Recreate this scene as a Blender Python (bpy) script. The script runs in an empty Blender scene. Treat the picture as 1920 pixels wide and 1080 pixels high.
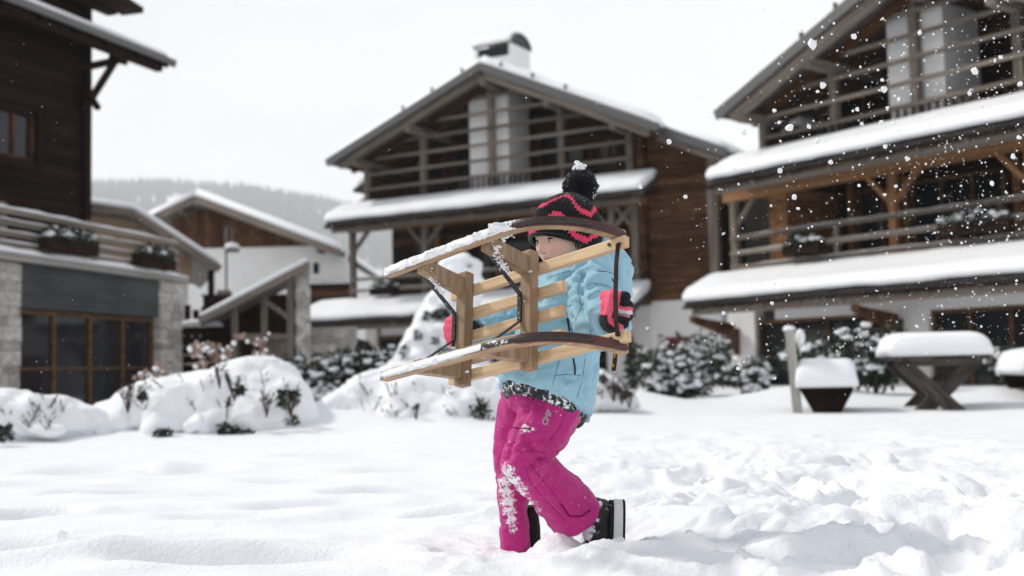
import bpy, bmesh, math, random
import numpy as np
from mathutils import Vector, Matrix, Euler
from mathutils.bvhtree import BVHTree

sc = bpy.context.scene
COL = sc.collection
rng = np.random.default_rng(7)
random.seed(7)

# ------------------------------------------------------------------ camera, world, sun, exposure
FPX, PITCH, ROLL, EYE = 2133.0, math.radians(4.02), math.radians(1.3), 0.55
_U0 = np.array([0, -math.sin(PITCH), math.cos(PITCH)])
CF = np.array([0, math.cos(PITCH), math.sin(PITCH)])
CR = math.cos(ROLL) * np.array([1.0, 0, 0]) - math.sin(ROLL) * _U0
CU = math.sin(ROLL) * np.array([1.0, 0, 0]) + math.cos(ROLL) * _U0
CC = np.array([0, 0, EYE])

cam = bpy.data.cameras.new('camera')
camo = bpy.data.objects.new('camera', cam)
COL.objects.link(camo)
camo.matrix_world = Matrix(((CR[0], CU[0], -CF[0], 0), (CR[1], CU[1], -CF[1], 0), (CR[2], CU[2], -CF[2], EYE), (0, 0, 0, 1)))
cam.sensor_width = 36.0
cam.lens = FPX / 1920 * 36.0
cam.clip_start, cam.clip_end = 0.05, 9000
cam.dof.use_dof = True
cam.dof.focus_distance = 3.25
cam.dof.aperture_fstop = 2.6
sc.camera = camo

SUN_DIR = Vector((-0.66, 0.26, 0.69)).normalized()      # towards the sun
world = bpy.data.worlds.new('World')
sc.world = world
world.use_nodes = True
wn, wl = world.node_tree.nodes, world.node_tree.links
wn.clear()
w_out = wn.new('ShaderNodeOutputWorld')
w_bg = wn.new('ShaderNodeBackground')
w_bg.inputs['Strength'].default_value = 0.1
sky = wn.new('ShaderNodeTexSky')
sky.sky_type = 'NISHITA'
sky.sun_disc = False
sky.sun_elevation = math.asin(SUN_DIR.z)
sky.sun_rotation = math.atan2(SUN_DIR.x, SUN_DIR.y)
w_tc = wn.new('ShaderNodeTexCoord')
w_map = wn.new('ShaderNodeMapping')
w_map.inputs['Scale'].default_value = (1.0, 1.0, 2.6)
w_no = wn.new('ShaderNodeTexNoise')
w_no.inputs['Scale'].default_value = 2.2
w_no.inputs['Detail'].default_value = 5
w_rampc = wn.new('ShaderNodeValToRGB')                    # thin veil of cloud, white to pale grey
w_rampc.color_ramp.elements[0].position = 0.30
w_rampc.color_ramp.elements[0].color = (0.86, 0.875, 0.90, 1)
w_rampc.color_ramp.elements[1].position = 0.62
w_rampc.color_ramp.elements[1].color = (0.99, 0.985, 0.975, 1)
w_mul = wn.new('ShaderNodeMix'); w_mul.data_type = 'RGBA'; w_mul.blend_type = 'MULTIPLY'
w_mul.inputs['Factor'].default_value = 1.0
w_mul.inputs[7].default_value = (8.5, 8.5, 8.5, 1)
w_mix = wn.new('ShaderNodeMix'); w_mix.data_type = 'RGBA'
w_sep = wn.new('ShaderNodeSeparateXYZ')
w_veil = wn.new('ShaderNodeMapRange')                     # the veil is thickest towards the horizon
w_veil.inputs['From Min'].default_value = 0.25; w_veil.inputs['From Max'].default_value = 1.0
w_veil.inputs['To Min'].default_value = 0.97; w_veil.inputs['To Max'].default_value = 0.40
wl.new(w_tc.outputs['Generated'], w_sep.inputs[0])
wl.new(w_sep.outputs['Z'], w_veil.inputs['Value'])
wl.new(w_veil.outputs[0], w_mix.inputs['Factor'])
wl.new(w_tc.outputs['Generated'], w_map.inputs['Vector'])
wl.new(w_map.outputs['Vector'], w_no.inputs['Vector'])
wl.new(w_no.outputs['Fac'], w_rampc.inputs['Fac'])
wl.new(w_rampc.outputs['Color'], w_mul.inputs[6])
wl.new(sky.outputs['Color'], w_mix.inputs[6])
wl.new(w_mul.outputs[2], w_mix.inputs[7])
wl.new(w_mix.outputs[2], w_bg.inputs['Color'])
wl.new(w_bg.outputs['Background'], w_out.inputs['Surface'])

sun = bpy.data.lights.new('sun', 'SUN')
sun.energy = 2.5
sun.angle = math.radians(6.0)
sun.color = (1.0, 0.95, 0.87)
suno = bpy.data.objects.new('sun', sun)
COL.objects.link(suno)
suno.rotation_euler = (-SUN_DIR).to_track_quat('-Z', 'Y').to_euler()

sc.view_settings.view_transform = 'Standard'
sc.view_settings.look = 'None'
sc.view_settings.gamma = 1
sc.view_settings.use_curve_mapping = False
sc.view_settings.exposure = 0.20
sc.cycles.use_denoising = True
sc.cycles.max_bounces = 8
sc.cycles.diffuse_bounces = 4
sc.cycles.volume_bounces = 4
sc.cycles.sample_clamp_indirect = 6


# ------------------------------------------------------------------ helpers: placing
def ray(x, y):
    return CF + CR * (x - 960) / FPX - CU * (y - 540) / FPX


def at(x, y, Y):
    d = ray(x, y)
    return Vector(CC + d * (Y / d[1]))


# ------------------------------------------------------------------ helpers: objects
WM = {}


def tag(o, label=None, cat=None, group=None, kind=None):
    if label: o['label'] = label
    if cat: o['category'] = cat
    if group: o['group'] = group
    if kind: o['kind'] = kind
    return o


def thing(name, label, cat, M=None, group=None):
    o = bpy.data.objects.new(name, None)
    COL.objects.link(o)
    o.empty_display_size = 0.2
    M = M if M is not None else Matrix.Identity(4)
    o.matrix_world = M
    WM[o.name] = M.copy()
    return tag(o, label, cat, group)


def frame(loc, rotz=0.0):
    return Matrix.Translation(Vector(loc)) @ Matrix.Rotation(rotz, 4, 'Z')


def link(name, me, parent=None, M=None):
    """M is the matrix in the parent's space"""
    o = bpy.data.objects.new(name, me)
    COL.objects.link(o)
    M = M if M is not None else Matrix.Identity(4)
    if parent is not None:
        o.parent = parent
        o.matrix_local = M
        WM[o.name] = WM[parent.name] @ M
    else:
        o.matrix_world = M
        WM[o.name] = M.copy()
    return o


def mesh(name, v, f, mats, smooth=False, fmat=None):
    me = bpy.data.meshes.new(name)
    v = np.asarray(v, dtype=np.float64).reshape(-1, 3)
    if isinstance(f, np.ndarray):
        n, k = f.shape
        me.vertices.add(len(v)); me.vertices.foreach_set('co', v.ravel())
        me.loops.add(n * k); me.loops.foreach_set('vertex_index', f.astype(np.int32).ravel())
        me.polygons.add(n); me.polygons.foreach_set('loop_start', np.arange(0, n * k, k, dtype=np.int32))
        me.update(calc_edges=True)
    else:
        me.from_pydata(v.tolist(), [], [tuple(map(int, q)) for q in f])
        me.update()
    for m in (mats if isinstance(mats, (list, tuple)) else [mats]):
        me.materials.append(m)
    if fmat is not None:
        me.polygons.foreach_set('material_index', np.asarray(fmat, dtype=np.int32))
    if smooth:
        me.polygons.foreach_set('use_smooth', np.ones(len(me.polygons), dtype=bool))
    return me


class MB:
    """collects closed shapes for ONE mesh"""
    def __init__(s):
        s.v, s.f = [], []

    def add(s, v, f):
        b = len(s.v)
        s.v.extend([tuple(p) for p in v])
        s.f.extend([tuple(i + b for i in q) for q in f])
        return s

    def box(s, x0, x1, y0, y1, z0, z1):
        return s.add([(x0, y0, z0), (x1, y0, z0), (x1, y1, z0), (x0, y1, z0), (x0, y0, z1), (x1, y0, z1), (x1, y1, z1), (x0, y1, z1)],
                     [(0, 3, 2, 1), (4, 5, 6, 7), (0, 1, 5, 4), (1, 2, 6, 5), (2, 3, 7, 6), (3, 0, 4, 7)])

    def prism(s, poly, axis, a, b):
        """poly: 2-D outline, extruded along axis 'x' (poly = y,z), 'y' (poly = x,z) or 'z'"""
        def P(p, t):
            return (t, p[0], p[1]) if axis == 'x' else ((p[0], t, p[1]) if axis == 'y' else (p[0], p[1], t))
        n = len(poly)
        v = [P(p, a) for p in poly] + [P(p, b) for p in poly]
        f = [tuple(range(n)), tuple(range(2 * n - 1, n - 1, -1))] + [(i, i + n, (i + 1) % n + n, (i + 1) % n) for i in range(n)]
        return s.add(v, f)

    def loft(s, rings, cap=True):
        n = len(rings[0])
        v = [p for r in rings for p in r]
        f = []
        for i in range(len(rings) - 1):
            for j in range(n):
                a, b = i * n + j, i * n + (j + 1) % n
                f.append((a, b, b + n, a + n))
        if cap:
            f.append(tuple(range(n - 1, -1, -1)))
            f.append(tuple(range((len(rings) - 1) * n, len(rings) * n)))
        return s.add(v, f)

    def tube(s, pts, r, n=8):
        pts = [Vector(p) for p in pts]
        rs = r if isinstance(r, (list, tuple)) else [r] * len(pts)
        rings, up = [], None
        for i, p in enumerate(pts):
            t = (pts[min(i + 1, len(pts) - 1)] - pts[max(i - 1, 0)]).normalized()
            if up is None:
                up = t.orthogonal().normalized()
            up = (up - t * up.dot(t)).normalized()
            sd = t.cross(up)
            rings.append([p + (up * math.cos(2 * math.pi * k / n) + sd * math.sin(2 * math.pi * k / n)) * rs[i] for k in range(n)])
        return s.loft(rings)

    def ball(s, c, r, nu=12, nv=8, M=None):
        c = Vector(c)
        r = (r, r, r) if isinstance(r, (int, float)) else r
        rings = []
        for i in range(nv + 1):
            t = math.pi * (i + 0.001 if i == 0 else (i - 0.001 if i == nv else i)) / nv
            ring = []
            for j in range(nu):
                a = 2 * math.pi * j / nu
                q = Vector((r[0] * math.sin(t) * math.cos(a), r[1] * math.sin(t) * math.sin(a), -r[2] * math.cos(t)))
                ring.append(c + (M @ q if M is not None else q))
            rings.append(ring)
        return s.loft(rings)

    def cap(s, p, q, r1, r2, n=12):
        """tapered capsule"""
        p, q = Vector(p), Vector(q)
        t = (q - p).normalized()
        up = t.orthogonal().normalized(); sd = t.cross(up)
        rings = []
        for k in range(7):
            a = math.pi / 2 * (1 - k / 6.0)
            rings.append((p - t * r1 * math.sin(a), max(r1 * math.cos(a), 1e-4)))
        for k in range(7):
            a = math.pi / 2 * k / 6.0
            rings.append((q + t * r2 * math.sin(a), max(r2 * math.cos(a), 1e-4)))
        return s.loft([[c + (up * math.cos(2 * math.pi * j / n) + sd * math.sin(2 * math.pi * j / n)) * r for j in range(n)] for c, r in rings])

    def build(s, name, mats, parent=None, M=None, smooth=False):
        return link(name, mesh(name, s.v, s.f, mats, smooth), parent, M)


def unit_mesh(m):
    key = 'unit_' + m.name
    me = bpy.data.meshes.get(key)
    if me is None:
        b = bmesh.new()
        bmesh.ops.create_cube(b, size=1.0)
        me = bpy.data.meshes.new(key)
        b.to_mesh(me); b.free()
        me.materials.append(m)
    return me


def bx(name, parent, m, x0, x1, y0, y1, z0, z1):
    M = Matrix.Translation(((x0 + x1) / 2, (y0 + y1) / 2, (z0 + z1) / 2)) @ Matrix.Diagonal((abs(x1 - x0), abs(y1 - y0), abs(z1 - z0), 1))
    return link(name, unit_mesh(m), parent, M)


def beam(name, parent, m, p, q, w, h, up=(0, 0, 1), roll=0):
    """a timber from p to q, h tall along up and w wide"""
    p, q, up = Vector(p), Vector(q), Vector(up)
    x = (q - p); L = x.length; x.normalize()
    if abs(x.dot(up)) > 0.99: up = Vector((0, 1, 0))
    z = (up - x * up.dot(x)).normalized(); y = z.cross(x)
    M = Matrix(((x.x, y.x, z.x, 0), (x.y, y.y, z.y, 0), (x.z, y.z, z.z, 0), (0, 0, 0, 1)))
    M = Matrix.Translation((p + q) / 2) @ M @ Matrix.Rotation(roll, 4, 'X') @ Matrix.Diagonal((L, w, h, 1))
    return link(name, unit_mesh(m), parent, M)


# ------------------------------------------------------------------ noise in numpy
def _hash(ix, iy, iz, seed):
    h = (ix.astype(np.int64) * 374761393 + iy.astype(np.int64) * 668265263 + iz.astype(np.int64) * 2147483647 + seed * 1274126177) & 0xFFFFFFFF
    h = ((h ^ (h >> 13)) * 1274126177) & 0xFFFFFFFF
    h = h ^ (h >> 16)
    return (h & 0xFFFF) / 65535.0


def vnoise(p, seed=0):
    """value noise of (n,3) or (n,2) points, 0..1"""
    p = np.asarray(p, float)
    if p.shape[1] == 2:
        p = np.c_[p, np.zeros(len(p))]
    i = np.floor(p).astype(np.int64); t = p - i
    t = t * t * t * (t * (t * 6 - 15) + 10)
    out = 0
    for dx in (0, 1):
        wx = t[:, 0] if dx else 1 - t[:, 0]
        for dy in (0, 1):
            wy = t[:, 1] if dy else 1 - t[:, 1]
            for dz in (0, 1):
                wz = t[:, 2] if dz else 1 - t[:, 2]
                out = out + wx * wy * wz * _hash(i[:, 0] + dx, i[:, 1] + dy, i[:, 2] + dz, seed)
    return out


def fbm(p, oct=4, seed=0, gain=0.5):
    p = np.asarray(p, float)
    a, s, tot = 1.0, 0.0, 0.0
    for k in range(oct):
        s = s + a * (vnoise(p * 2.03 ** k + 17.3 * k, seed + k) - 0.5)
        tot += a; a *= gain
    return s / tot


# ------------------------------------------------------------------ materials
def nd(nt, t, **kw):
    n = nt.nodes.new(t)
    for k, v in kw.items():
        n.inputs[k].default_value = v
    return n


def mat(name, c1, c2=None, rough=0.7, scale=(4, 4, 4), detail=5, lo=0.3, hi=0.7, bump=0.0, bscale=None, spec=0.3, metal=0.0, rnd=0.0, coords='Object', sss=0.0, snow=None, attr=None, sheen=0.0, dist=0.01, wrinkle=0.0, wscale=14):
    m = bpy.data.materials.new(name)
    m.use_nodes = True
    nt = m.node_tree
    P = nt.nodes['Principled BSDF']
    P.inputs['Roughness'].default_value = rough
    P.inputs['Specular IOR Level'].default_value = spec
    P.inputs['Metallic'].default_value = metal
    if sheen: P.inputs['Sheen Weight'].default_value = sheen
    if sss:
        P.inputs['Subsurface Weight'].default_value = sss
        P.inputs['Subsurface Radius'].default_value = (0.012, 0.006, 0.004)
        P.inputs['Subsurface Scale'].default_value = 1.0
    tc = nd(nt, 'ShaderNodeTexCoord')
    src = tc.outputs[coords]
    if rnd:
        oi = nd(nt, 'ShaderNodeObjectInfo')
        va = nt.nodes.new('ShaderNodeVectorMath'); va.operation = 'SCALE'
        va.inputs[0].default_value = (17, 31, 23)
        nt.links.new(oi.outputs['Random'], va.inputs['Scale'])
        vb = nt.nodes.new('ShaderNodeVectorMath'); vb.operation = 'ADD'
        nt.links.new(src, vb.inputs[0]); nt.links.new(va.outputs[0], vb.inputs[1])
        src = vb.outputs[0]
    mp = nd(nt, 'ShaderNodeMapping', Scale=scale)
    nt.links.new(src, mp.inputs['Vector'])
    no = nd(nt, 'ShaderNodeTexNoise', Scale=1.0, Detail=detail, Roughness=0.6)
    nt.links.new(mp.outputs[0], no.inputs['Vector'])
    rp = nd(nt, 'ShaderNodeValToRGB')
    rp.color_ramp.elements[0].position = lo; rp.color_ramp.elements[0].color = (*c1, 1)
    rp.color_ramp.elements[1].position = hi; rp.color_ramp.elements[1].color = (*(c2 or c1), 1)
    nt.links.new(no.outputs['Fac'], rp.inputs['Fac'])
    col = rp.outputs['Color']
    if rnd:
        mr = nd(nt, 'ShaderNodeMapRange')
        mr.inputs['To Min'].default_value = 1 - rnd; mr.inputs['To Max'].default_value = 1 + rnd
        nt.links.new(oi.outputs['Random'], mr.inputs['Value'])
        hs = nd(nt, 'ShaderNodeHueSaturation')
        nt.links.new(mr.outputs[0], hs.inputs['Value']); nt.links.new(col, hs.inputs['Color'])
        col = hs.outputs['Color']
    if attr:                                              # painted colour of the thing itself (knit pattern, panels); on skin also nostril and mouth-line shade
        at_ = nd(nt, 'ShaderNodeAttribute'); at_.attribute_name = attr
        mx = nt.nodes.new('ShaderNodeMix'); mx.data_type = 'RGBA'; mx.blend_type = 'MULTIPLY'
        mx.inputs['Factor'].default_value = 1.0
        nt.links.new(col, mx.inputs[6]); nt.links.new(at_.outputs['Color'], mx.inputs[7])
        col = mx.outputs[2]
    if snow:                                              # clinging snow where the point attribute 'snow' is high, broken up by noise
        sa = nd(nt, 'ShaderNodeAttribute'); sa.attribute_name = 'snow'
        n2 = nd(nt, 'ShaderNodeTexNoise', Scale=snow, Detail=6, Roughness=0.7)
        nt.links.new(tc.outputs['Object'], n2.inputs['Vector'])
        ma = nt.nodes.new('ShaderNodeMath'); ma.operation = 'ADD'
        nt.links.new(sa.outputs['Fac'], ma.inputs[0]); nt.links.new(n2.outputs['Fac'], ma.inputs[1])
        r2 = nd(nt, 'ShaderNodeValToRGB')
        r2.color_ramp.elements[0].position = 0.80; r2.color_ramp.elements[1].position = 0.90
        nt.links.new(ma.outputs[0], r2.inputs['Fac'])
        m2 = nt.nodes.new('ShaderNodeMix'); m2.data_type = 'RGBA'
        nt.links.new(r2.outputs['Color'], m2.inputs['Factor'])
        nt.links.new(col, m2.inputs[6]); m2.inputs[7].default_value = (0.84, 0.86, 0.89, 1)
        col = m2.outputs[2]
    nt.links.new(col, P.inputs['Base Color'])
    if bump:
        src2 = no.outputs['Fac']
        if bscale:
            nb = nd(nt, 'ShaderNodeTexNoise', Scale=bscale, Detail=4, Roughness=0.65)
            nt.links.new(tc.outputs['Object'], nb.inputs['Vector'])
            src2 = nb.outputs['Fac']
        bp = nd(nt, 'ShaderNodeBump', Strength=bump, Distance=dist)
        nt.links.new(src2, bp.inputs['Height']); nt.links.new(bp.outputs[0], P.inputs['Normal'])
        if wrinkle:                                       # cloth creases: warped ridges under the weave
            nw = nd(nt, 'ShaderNodeTexNoise', Scale=wscale, Detail=1, Roughness=0.4, Distortion=1.1)
            mw = nd(nt, 'ShaderNodeMapping', Scale=(1, 1, 1.5))
            nt.links.new(tc.outputs['Object'], mw.inputs['Vector']); nt.links.new(mw.outputs[0], nw.inputs['Vector'])
            ms = nt.nodes.new('ShaderNodeMath'); ms.operation = 'SUBTRACT'; ms.inputs[1].default_value = 0.5
            mab = nt.nodes.new('ShaderNodeMath'); mab.operation = 'ABSOLUTE'
            mpw = nt.nodes.new('ShaderNodeMath'); mpw.operation = 'POWER'; mpw.inputs[1].default_value = 1.0
            nt.links.new(nw.outputs['Fac'], ms.inputs[0]); nt.links.new(ms.outputs[0], mab.inputs[0]); nt.links.new(mab.outputs[0], mpw.inputs[0])
            b2 = nd(nt, 'ShaderNodeBump', Strength=wrinkle, Distance=0.012)
            nt.links.new(mpw.outputs[0], b2.inputs['Height']); nt.links.new(b2.outputs[0], bp.inputs['Normal'])
    return m


M_SNOW = mat('snow', (0.83, 0.85, 0.885), (0.88, 0.89, 0.91), rough=0.55, scale=(3, 3, 3), bump=0.5, bscale=55, spec=0.25, dist=0.012)
M_SNOWC = mat('roof_snow', (0.84, 0.86, 0.89), (0.88, 0.89, 0.91), rough=0.6, scale=(2, 2, 2), bump=0.3, bscale=8, spec=0.2, dist=0.03)
M_FLAKE = mat('flying_snow', (0.88, 0.89, 0.91), rough=0.5, spec=0.2)
# timber: the unit boxes stretch the grain along their length
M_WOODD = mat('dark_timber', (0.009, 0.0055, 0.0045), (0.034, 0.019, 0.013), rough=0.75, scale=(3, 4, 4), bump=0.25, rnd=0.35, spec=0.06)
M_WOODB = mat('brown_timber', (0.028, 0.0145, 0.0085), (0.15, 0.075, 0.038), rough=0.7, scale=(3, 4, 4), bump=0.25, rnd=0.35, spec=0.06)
M_WOODG = mat('grey_timber', (0.07, 0.058, 0.05), (0.29, 0.245, 0.205), rough=0.75, scale=(3, 4, 4), bump=0.25, rnd=0.25, spec=0.06)
M_WOODO = mat('orange_timber', (0.12, 0.055, 0.024), (0.38, 0.2, 0.095), rough=0.65, scale=(3, 4, 4), bump=0.2, rnd=0.25, spec=0.065)
M_WOODL = mat('log_timber', (0.006, 0.0045, 0.004), (0.032, 0.016, 0.0115), rough=0.75, scale=(3, 4, 4), bump=0.25, rnd=0.35, spec=0.06)
M_FRAME = mat('window_timber', (0.060, 0.033, 0.018), (0.20, 0.115, 0.06), rough=0.6, scale=(3, 3, 9), bump=0.15, rnd=0.25, spec=0.1)
M_TAN = mat('tan_board', (0.36, 0.24, 0.15), (0.52, 0.38, 0.26), rough=0.75, scale=(3, 4, 4), rnd=0.12, spec=0.2)
M_PLASTER = mat('white_plaster', (0.74, 0.735, 0.725), (0.82, 0.815, 0.805), rough=0.85, scale=(1.2, 1.2, 1.2), bump=0.15, bscale=25, spec=0.2)
M_ROOF = mat('roof_covering', (0.035, 0.033, 0.032), (0.10, 0.09, 0.085), rough=0.7, scale=(2, 9, 9), bump=0.3, spec=0.25)
M_METAL = mat('verge_metal', (0.10, 0.10, 0.105), (0.17, 0.165, 0.16), rough=0.5, scale=(2, 6, 6), metal=0.5, spec=0.4)
M_DMETAL = mat('dark_metal', (0.018, 0.018, 0.02), (0.05, 0.05, 0.052), rough=0.5, scale=(4, 4, 4), metal=0.4, spec=0.4)
M_PANEL = mat('slate_panel', (0.020, 0.021, 0.024), (0.070, 0.073, 0.082), rough=0.55, scale=(1.5, 2, 3), bump=0.2, spec=0.35)
M_GLASS = mat('window_glass', (0.012, 0.013, 0.015), (0.022, 0.022, 0.024), rough=0.06, scale=(1, 1, 1), spec=0.3)
M_CURT = mat('curtain_cloth', (0.17, 0.15, 0.13), (0.26, 0.23, 0.2), rough=0.9, scale=(9, 1, 0.6), spec=0.1)
M_STONE = mat('rubble_stone', (0.26, 0.25, 0.23), (0.55, 0.53, 0.49), rough=0.9, scale=(3, 3, 3), bump=0.5, bscale=18, rnd=0.3, spec=0.2)
M_MORTAR = mat('mortar', (0.28, 0.27, 0.25), (0.40, 0.38, 0.36), rough=0.95, scale=(8, 8, 8), spec=0.1)
M_LEAF = mat('evergreen_leaf', (0.014, 0.021, 0.013), (0.038, 0.052, 0.028), rough=0.6, scale=(9, 9, 9), spec=0.3)
M_LEAFD = mat('dark_leaf', (0.012, 0.018, 0.011), (0.032, 0.042, 0.022), rough=0.6, scale=(9, 9, 9), spec=0.3)
M_DRY = mat('dry_flower', (0.20, 0.13, 0.10), (0.42, 0.31, 0.26), rough=0.85, scale=(9, 9, 9), spec=0.2)
M_TWIG = mat('twig_bark', (0.035, 0.022, 0.016), (0.09, 0.06, 0.045), rough=0.85, scale=(9, 9, 9), spec=0.2)
M_RED = mat('red_door_paint', (0.12, 0.006, 0.012), (0.17, 0.01, 0.02), rough=0.5, scale=(2, 2, 2), spec=0.4)
M_CONIFER = mat('far_conifer', (0.012, 0.018, 0.018), (0.12, 0.135, 0.14), rough=0.9, scale=(0.05, 0.05, 0.08), spec=0.1)
M_BLUEBOX = mat('grey_box_paint', (0.22, 0.24, 0.27), (0.28, 0.30, 0.33), rough=0.6, spec=0.3)


def voxel(v, f, size, smooth=6, fac=0.5):
    """union of closed shapes as one continuous skin: returns vertices, quads"""
    me = bpy.data.meshes.new('tmp'); me.from_pydata([tuple(p) for p in v], [], f); me.update()
    o = bpy.data.objects.new('tmp', me); COL.objects.link(o)
    r = o.modifiers.new('r', 'REMESH'); r.mode = 'VOXEL'; r.voxel_size = size; r.adaptivity = 0
    if smooth:
        s = o.modifiers.new('s', 'SMOOTH'); s.iterations = smooth; s.factor = fac
    dg = bpy.context.evaluated_depsgraph_get()
    m2 = bpy.data.meshes.new_from_object(o.evaluated_get(dg))
    n = len(m2.vertices)
    co = np.empty(n * 3); m2.vertices.foreach_get('co', co)
    no = np.empty(n * 3); m2.vertices.foreach_get('normal', no)
    fa = [tuple(p.vertices) for p in m2.polygons]
    bpy.data.objects.remove(o); bpy.data.meshes.remove(me); bpy.data.meshes.remove(m2)
    if all(len(q) == 4 for q in fa): fa = np.array(fa)
    return co.reshape(-1, 3), no.reshape(-1, 3), fa


def attr_float(me, name, vals):
    a = me.attributes.new(name, 'FLOAT', 'POINT'); a.data.foreach_set('value', np.asarray(vals, dtype=np.float32))


def attr_color(me, name, cols):
    a = me.attributes.new(name, 'FLOAT_COLOR', 'POINT')
    c = np.c_[cols, np.ones(len(cols))].astype(np.float32)
    a.data.foreach_set('color', c.ravel())


# ------------------------------------------------------------------ ground
def axis(dense0, dense1, step, lo, hi, grow):
    a = list(np.arange(dense0, dense1 + 1e-6, step))
    s = step; x = a[-1]
    while x < hi:
        s *= grow; x += s; a.append(x)
    s = step; x = a[0]; pre = []
    while x > lo:
        s *= grow; x -= s; pre.append(x)
    return np.array(pre[::-1] + a)


# hollows of old footprints, softened by new snow: (x, y, rx, ry, depth)
HOLLOWS = []
for (px, py, rx, ry, dz) in ((70, 965, .16, .10, .055), (180, 930, .2, .1, .03), (250, 930, .2, .12, .05), (170, 888, .3, .2, .05), (60, 915, .3, .18, .04), (360, 885, .22, .2, .045),
                             (20, 1040, .22, .12, .07), (330, 1010, .3, .12, .04), (450, 965, .22, .1, .03), (590, 945, .24, .1, .03), (720, 925, .22, .12, .035), (480, 1045, .35, .1, .05), (640, 860, .3, .2, .03), (780, 880, .3, .18, .03), (850, 965, .16, .1, .04), (560, 900, .25, .15, .025)):
    d = ray(px, py); p = CC + d * (-EYE / d[2])
    HOLLOWS.append((p[0], p[1], rx, ry, dz))


def ground_h(x, y):
    P = np.c_[x, y]
    h = 0.05 * fbm(P * 0.45, 3, 3) + 0.035 * fbm(P * 1.3 + 5, 3, 9)
    for (hx, hy, rx, ry, dz) in HOLLOWS:
        q = ((x - hx) / rx) ** 2 + ((y - hy) / ry) ** 2
        h = h - 2.3 * dz * np.exp(-q ** 1.3) + dz * 0.5 * np.exp(-(np.sqrt(q) - 1.5) ** 2 * 4)
    # trampled, lumpy snow to the right of and round the child
    near = np.clip(1 - (y - 3.9) / 6.0, 0, 1) ** 1.2
    side = 1 / (1 + np.exp(-(x + 0.05) * 4.0))
    t = near * side
    band = np.exp(-((x - 1.1 - 0.10 * (y - 3.2)) / 1.3) ** 2)
    t2 = t * (0.35 + 0.65 * band)
    w = P + 0.22 * np.c_[fbm(P * 3, 2, 21), fbm(P * 3, 2, 22)]
    b1 = np.abs(fbm(w * 2.1 + 3, 2, 31)) * 2
    b2 = np.abs(fbm(w * 4.6 + 9, 2, 33)) * 2
    b3 = fbm(w * 12, 3, 35)
    b4 = fbm(w * 34, 2, 36)
    crumb = np.clip(fbm(w * 9 + 40, 2, 37) * 3 - 0.25, 0, 1)
    h = h + t2 * (0.27 * (0.35 - b1) + 0.09 * (0.3 - b2) + 0.05 * b3 + 0.020 * b4 + 0.035 * crumb)
    # soft wind ripples on the left
    h = h + (1 - side) * near * (0.075 * fbm(np.c_[x * 1.3 + y * .9, y * 3.4 - x * .9], 3, 41) + 0.05 * (0.25 - np.abs(fbm(np.c_[x * .9 + y * .8, y * 2.6 - x * .9] + 7, 2, 46))) * np.clip(1.4 - (y - 3) / 2.5, 0, 1) + 0.003 * fbm(P * 20, 2, 44))
    # churned bank right in front of the boots
    fr = np.exp(-((x - 0.12) / 0.42) ** 2 - ((y - 3.24) / 0.13) ** 2)
    h = h + fr * (0.012 + 0.05 * b3 + 0.02 * b4)
    # bank under the snow-buried shrubs on the left
    h = h + (0.26 + 0.12 * fbm(P * 1.5, 2, 48)) * np.exp(-((y - 11.1) / 0.75) ** 2) / (1 + np.exp((x + 0.1) * 5))
    # flatten beneath the child so that the boots sink a little
    k = np.exp(-((x - 0.12) / 0.36) ** 4 - ((y - 3.55) / 0.22) ** 4)
    h = h * (1 - k) + k * (-0.022 + 0.045 * b3 + 0.02 * b4 + 0.03 * crumb)
    h = h + (0.050 + 0.03 * b3) * np.exp(-((x - 0.115) / 0.065) ** 2 - ((y - 3.45) / 0.06) ** 2) + 0.012 * np.exp(-((x - 0.27) / 0.10) ** 2 - ((y - 3.41) / 0.04) ** 2) + 0.010 * np.exp(-((x + 0.01) / 0.07) ** 2 - ((y - 3.5) / 0.05) ** 2)
    # low bank of snow towards the houses, then level
    far = np.clip((y - 9) / 6, 0, 1)
    h = h + 0.03 * far
    h = h + 0.22 * np.exp(-((x - 1.35) / 0.75) ** 2 - ((y - 14.6) / 1.0) ** 2) + 0.20 * np.exp(-((x - 3.9) / 0.9) ** 2 - ((y - 15.4) / 1.0) ** 2)
    h = h + 0.16 * np.exp(-((x - 6.2) / 0.9) ** 2 - ((y - 14.5) / 1.2) ** 2)
    return h


gx = axis(-2.9, 3.1, 0.013, -2900, 2900, 1.10)
gy = axis(2.5, 6.6, 0.013, -60, 6000, 1.035)
GX, GY = np.meshgrid(gx, gy)
GZ = ground_h(GX.ravel(), GY.ravel())
nxg, nyg = len(gx), len(gy)
idx = np.arange(nxg * nyg).reshape(nyg, nxg)
GF = np.stack([idx[:-1, :-1], idx[:-1, 1:], idx[1:, 1:], idx[1:, :-1]], -1).reshape(-1, 4)
tag(link('ground', mesh('ground', np.c_[GX.ravel(), GY.ravel(), GZ], GF, M_SNOW, True)), kind='structure')


def gz(x, y):
    return float(ground_h(np.array([x]), np.array([y]))[0])


# ------------------------------------------------------------------ far hill with its forest, haze
def hill_h(x, y):
    x = x / 1.2; y = y / 1.2
    ridge = 1.2 * np.interp(x, [-2600, -1500, -900, -640, -440, -350, 0, 600, 1800], [400, 400, 392, 372, 345, 318, 210, 120, 60])
    prof = np.clip((y - 900) / 1300, 0, 1); prof = prof * prof * (3 - 2 * prof)
    back = np.clip(1 - (y - 2250) / 1500, 0, 1)
    return 0.945 * ridge * prof * back * (1 + 0.16 * fbm(np.c_[x, y] / 420, 3, 77)) - 3 * (prof < 0.001)


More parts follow.
